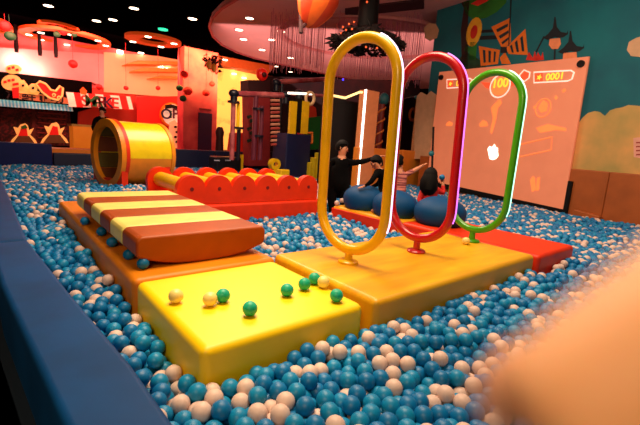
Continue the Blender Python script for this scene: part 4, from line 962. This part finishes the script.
# person standing outside the pit by the shop
pp = atY(102, 108, 14.2); hz = pp.z-.11
def H(dx, z, dy=0): return Vector((pp.x+dx, 14.2+dy, z))
J = {'pelvis': (H(0, hz-.68), (.17, .13), 1), 'belly': (H(0, hz-.5), (.17, .13), 1), 'chest': (H(0, hz-.33), (.19, .13), 1), 'collar': (H(0, hz-.2), (.11, .09), 1), 'neck': (H(0, hz-.13), .055, 0), 'head': (H(0, hz-.02), (.08, .09), 0), 'crown': (H(0, hz+.07), (.07, .08), 0),
     'shL': (H(-.2, hz-.25), .065, 1), 'elL': (H(-.27, hz-.52), .05, 1), 'wrL': (H(-.2, hz-.72, -.15), .034, 1), 'shR': (H(.2, hz-.25), .065, 1), 'elR': (H(.27, hz-.52), .05, 1), 'wrR': (H(.2, hz-.72, -.15), .034, 1),
     'hipL': (H(-.1, hz-.8), .11, 1), 'knL': (H(-.1, .82), .07, 1), 'anL': (H(-.1, .39), .05, 1), 'toL': (H(-.1, .34, -.16), .04, 1), 'hipR': (H(.1, hz-.8), .11, 1), 'knR': (H(.1, .82), .07, 1), 'anR': (H(.1, .39), .05, 1), 'toR': (H(.1, .34, -.16), .04, 1)}
E = [('pelvis','belly'),('belly','chest'),('chest','collar'),('collar','neck'),('neck','head'),('head','crown'),('collar','shL'),('shL','elL'),('elL','wrL'),('collar','shR'),('shR','elR'),('elR','wrR'),
     ('pelvis','hipL'),('hipL','knL'),('knL','anL'),('anL','toL'),('pelvis','hipR'),('hipR','knR'),('knR','anR'),('anR','toR')]
person('person in black standing outside the pit behind the barrel tunnel', J, E, [SKIN, BLK], (('wrL', (.1, -.3, -.3), Z), ('wrR', (-.1, -.3, -.3), Z)), 1.0, H(0, hz+.01), .105, (-.3, -.3, 0.01), False, (pp.x, 14.2, .3))

# ================================================================ PLAY MACHINES IN THE MIDDLE
plate2 = lambda name, poly, m, Y, parent=None, th=.1: obj(name, prism(new(), [atY(a, b, Y) for a, b in poly], (0, th, 0)), m, parent)
o = plate2('lit_wall', [(216,62),(262,70),(262,150),(216,150)], mat('lit_yellow', (255, 215, 130), .7, emit=(255, 185, 80), strength=.75, rgb2=(250, 140, 80), scale=1.2, ramp=(.3,.45)), 23.5); tag(o, 'bright yellow lit wall behind the pipe frame', 'panel')  # emission stands in for the yellow light falling on this wall
o = plate2('amber_soffit', [(216,55),(275,66),(268,74),(240,68),(216,65)], mat('soffit_amber', (190, 80, 30), .7), 22.5, th=1.0); tag(o, 'amber curved soffit above the bright yellow wall', 'soffit')
for px, py, wh in ((225,60,'left under the amber soffit'),(234,74,'middle of the bright yellow wall'),(244,78,'right on the bright yellow wall')):
    q = atY(px, py, 22.47 if py < 65 else 23.45); bm = new(); lathe(bm, [(.14, -.02), (.14, .02)], q, 14); tag(obj('spot_lamp', bm, LAMP), 'bright small lamp %s' % wh, 'lamp')
o = plate2('dark_partition', [(262,76),(376,80),(420,80),(420,148),(376,160),(262,160)], mat('partition_dark', (40, 10, 14), .8, rgb2=(10, 5, 10), scale=1.5), 14.6); tag(o, 'dark partition of the play machines behind the pipes', 'partition')
o = plate2('red_counter', [(236,133),(272,133),(272,165),(232,164)], mat('counter_red', (220, 40, 20), .6, emit=(255, 30, 10), strength=.12), 15.2, th=.6); tag(o, 'low red counter under the bright yellow wall', 'counter')
YP = 10.6
PIPE = mat('pipe_clear', (205, 110, 110), .25, rgb2=(150, 60, 70), scale=3); PNV = mat('pipe_navy', (14, 16, 34), .35)
def pt_(px, py, Y=YP): return atY(px, py, Y)
pf = thing('pipe_frame', (pt_(235, 150).x, YP, .3), 'frame of clear pipes with dark elbows and posts behind the red slide', 'pipe frame')
def vt(name, px, ya, yb, r_, m_, Y=YP, par=None):
    a = pt_(px, ya, Y); b = pt_(px, yb, Y); bm = new(); tube(bm, [(a.x, Y, max(a.z, b.z)), (a.x, Y, min(a.z, b.z))], r_, 12); return obj(name, bm, m_, par or pf, smooth=True)
def ht(name, p0_, p1_, r_, m_, Y=YP, par=None):
    bm = new(); tube(bm, [pt_(*p0_, Y), pt_(*p1_, Y)], r_, 12); return obj(name, bm, m_, par or pf, smooth=True)
ht('cross_pipe', (233,93.5), (287,95.5), .085, PIPE); ht('cross_pipe', (276,82), (330,79), .075, PIPE, YP+.6); ht('cross_pipe', (292,94), (345,97), .05, PIPE, YP-.3)
for px, py, Y in ((234,93.5,YP),(286,95,YP),(276.5,82.5,YP+.6),(299,93,YP-.3)):
    bm = new(); c_ = pt_(px, py, Y); ball(bm, c_, .13, 3, (1.2, 1, .9)); tube(bm, [c_, c_-Z*.26], .1, 12); obj('elbow', bm, PNV, pf, smooth=True)
vt('tube_post', 233.5, 102, 160, .07, PIPE); o = vt('slim_post', 238.5, 103, 130, .045, YMAT); o['label'] = 'yellow slim post'
vt('tube_post', 256, 96, 160, .075, mat('pipe_plum', (110, 40, 60), .35)); vt('tube_post', 262, 106, 160, .07, mat('pipe_plum', (110, 40, 60), .35)); vt('dark_post', 239, 128, 160, .06, PNV); vt('dark_post', 282, 84, 160, .07, PNV, YP+.6)
for px, py in ((233.5,102),(238,128),(258,109),(258,136)): 
    a = pt_(px, py); bm = new(); lathe(bm, [(.17, -.03), (.17, .03)], a, 14); obj('collar', bm, PNV, pf)
for k in range(12):
    a = pt_(275.5, 101+k*4); bm = new(); tube(bm, [a-X*.16, a+X*.14+Z*.03], .04, 8); obj('coil_band', bm, mat('coil_red', (180, 70, 60), .4) if k % 2 else mat('coil_cream', (220, 150, 120), .4), pf)
# dark box with red toy bear
bx0 = thing('control_box', pt_(261, 80, YP+1.2), 'dark brown box on a red column above the pipes', 'box')
o = plate2('box_body', [(248,80),(270,80),(270,91),(248,91)], mat('box_brown', (60, 14, 20), .6), YP+1.2, bx0, .5)
plate2('column', [(248,91),(270,91),(270,166),(249,166)], mat('column_red', (170, 44, 48), .6), YP+1.3, bx0, .4)
for k in range(7): plate2('dark_spot', [(247+(k%3)*2.5,116+k*4),(251+(k%3)*2.5,114.5+k*4),(252+(k%3)*2.5,117+k*4),(248+(k%3)*2.5,119+k*4)], mat('spot_green', (10, 40, 20), .6), YP+1.1, bx0, .03)
c_ = pt_(262, 74.5, YP+1.2); t = thing('red_toy', c_-Z*.2, 'rounded red toy figure standing on the dark box', 'toy')
bm = new(); ball(bm, c_, .2, 3, (1, .8, 1)); obj('toy_head', bm, mat('toy_red', (240, 30, 16), .4, emit=(255, 20, 0), strength=.2), t, smooth=True)
bm = new(); ball(bm, c_+Vector((0, -.13, -.02)), .09, 2); obj('toy_mouth', bm, mat('toy_dark', (70, 10, 14), .5), t, smooth=True)
# yellow barred cabinet
cb = thing('ball_cannon_cabinet', (pt_(298, 170).x, YP-.5, .3), 'dark blue machine cabinet with two yellow bars beside the yellow hoop', 'machine')
Yc = YP-.5
for px in (292.5, 304.5): 
    a = pt_(px-2.2, 101, Yc); b = pt_(px+2.2, 134, Yc); bm = new(); box(bm, a.x, b.x, Yc-.05, Yc+.05, b.z, a.z); obj('yellow_bar', bm, ROLLY, cb)
a = pt_(286, 133, Yc); b = pt_(308, 172, Yc); bm = new(); box(bm, a.x, b.x, Yc-.06, Yc+.7, .21, a.z); obj('cabinet_body', bm, mat('cabinet_navy', (16, 26, 70), .5), cb, bevel=.03)
a = pt_(296, 98, Yc); b = pt_(301, 133, Yc); bm = new(); box(bm, a.x, b.x, Yc+.0, Yc+.1, b.z, a.z); obj('dark_rail', bm, BLACK, cb)
bm = new(); tube(bm, [pt_(288,93,Yc), pt_(312,94,Yc)], .035, 8); o = obj('lamp_tube', bm, mat('tube_white', (255, 240, 220), .5, emit=(255, 235, 215), strength=2), cb)
bm = new(); c_ = pt_(310, 98.5, Yc); tube(bm, circ(c_, X, Z, .16, .18, 16), .05, 8, closed=True); obj('silver_loop', bm, mat('loop_cream', (240, 200, 150), .4), cb, smooth=True)
bm = new(); c_ = pt_(312, 138, Yc+.1); a_ = [(303,133),(312,133),(312,143),(303,143)]; tube(bm, [pt_(x,y,Yc) for x, y in a_], .05, 6, closed=True); obj('orange_bracket', bm, MOR, cb)
o = plate2('green_screen', [(306,118),(324,116),(324,168),(306,168)], mat('screen_green', (10, 70, 24), .6, emit=(10, 90, 20), strength=.12), 13.2); tag(o, 'dim green panel behind the navy cabinet', 'panel')
o = plate2('red_arcade_figure', [(300,106),(308,102),(316,108),(317,118),(310,122),(301,119)], mat('arcade_orange', (190, 60, 20), .6), 14.5); tag(o, 'orange red rounded arcade decoration behind the navy cabinet', 'decoration')
o = plate2('red_strip_panel', [(299,122),(303,122),(302,168),(298,168)], SRED, 12.8); tag(o, 'thin red strip panel beside the navy cabinet', 'panel')
# yellow foam pieces and dark barrier at pit back
o = plate2('navy_barrier', [(268,152),(345,148),(345,172),(322,168),(268,166)], PNV, 12.2); tag(o, 'low dark navy barrier at the back of the pit', 'barrier')
def foam(px, py, w_, h_, Y, lb, m_=ROLLY):
    a = pt_(px, py, Y); bm = new(); box(bm, a.x-w_/2, a.x+w_/2, Y-.12, Y+.12, .30, a.z+h_); tag(obj('foam_piece', bm, m_, bevel=.03), lb, 'foam piece')
a = pt_(276, 167, 10.2); t = thing('foam_letter', a, 'yellow foam ring block lying at the back of the pit', 'foam piece')
bm = new(); ribbon(bm, circ(a+Z*.08, X, Z, .17, .17, 20), circ(a+Z*.08, X, Z, .08, .08, 20), (0, .2, 0)); obj('ring_block', bm, ROLLY, t)
bm = new(); box(bm, a.x-.2, a.x+.2, a.y-.02, a.y+.24, .30, a.z-.10); obj('ring_foot', bm, ROLLY, t, bevel=.02)
foam(283, 173, .3, .1, 9.2, 'flat yellow foam block beside the yellow ring block')
for k in range(4): foam(309+k*4.2, 173-k*2.5, .13, .34+.07*k, 10.0-.1*k, 'yellow green foam stake at the back of the pit, %s' % ('leftmost','second from left','third from left','rightmost')[k], mat('foam_lime', (210, 180, 20), .5))
dm = thing('dark_machine', (pt_(228, 165, 11.8).x, 11.8, PF), 'low black machine with white marks standing in the back of the pit', 'machine')
a = pt_(214, 158, 11.8); b = pt_(238, 168, 11.8); bm = new(); box(bm, a.x, b.x, 11.6, 12.2, PF, a.z+.05); obj('machine_body', bm, mat('machine_black', (14, 12, 24), .4), dm, bevel=.04)
bm = new(); box(bm, b.x+.0, b.x+.08, 11.6, 11.7, PF, a.z+.15); obj('yellow_edge', bm, ROLLY, dm)
bm = new()
for px in (217, 228): c_ = pt_(px, 160.5, 11.58); tube(bm, [c_-X*.09, c_+X*.09], .018, 6)
obj('white_mark', bm, mat('mark_white', (220, 220, 240), .5), dm)
bs = thing('bar_stool', (pt_(220, 150, 15).x, 15, .3), 'dark figure shaped display standing left of the pipe frame', 'display')
a = pt_(220, 127, 15); b = pt_(220, 148, 15); bm = new(); lathe(bm, [(.16, .3), (.18, .5), (.14, a.z-.4), (.17, a.z-.2), (.1, a.z)], (a.x, 15, 0), 14); obj('display_body', bm, mat('display_dark', (60, 14, 20), .6), bs, smooth=True)
# coloured points of light and spots in the dark
for px, py, c_, wh in ((302,81,(40,40,255),'left of the yellow hoop'),(320,79,(60,60,255),'touching the yellow hoop at its left'),(343,79.5,(60,60,255),'inside the yellow hoop near its top left'),(413,103,(90,255,160),'left of the mural, upper green'),(412.5,98,(90,255,180),'left of the mural, topmost green'),(411,120,(235,235,235),'white, left of the mural'),(366,97,(255,240,210),'white, above the lit panel')):
    q = atY(px, py, 14.56); bm = new(); ball(bm, q, .05, 2); tag(obj('small_light', bm, mat('dot_%d_%d_%d' % c_, c_, .5, emit=c_, strength=2)), 'tiny glowing light %s' % wh, 'light')
o = plate2('dark_opening_sheet', [(380,104),(416,96),(416,183),(380,183)], mat('opening_plum', (44, 14, 30), .4, rgb2=(12, 6, 12), scale=2), 9.4, th=.05); tag(o, 'dark opening above the amber padding between the lit panel and the mural', 'window')  # dark sheet painted to stand for the unlit space beyond the opening
c_ = atY(412.5, 114.5, 9.36); bm = new(); tube(bm, circ(c_, X, Z, .16, .2, 14, .5, 5.2, False), .05, 8); tag(obj('orange_hook', bm, mat('hook_orange', (160, 70, 20), .5)), 'dim orange curl hanging in the dark opening left of the mural', 'decoration')
c_ = atY(416.5, 97.5, 9.34); bm = new(); ball(bm, c_, .07, 2, (1.6, 1, 1)); tag(obj('teal_lamp', bm, mat('lamp_teal', (60, 150, 160), .5)), 'small teal lamp at the left edge of the mural', 'lamp')
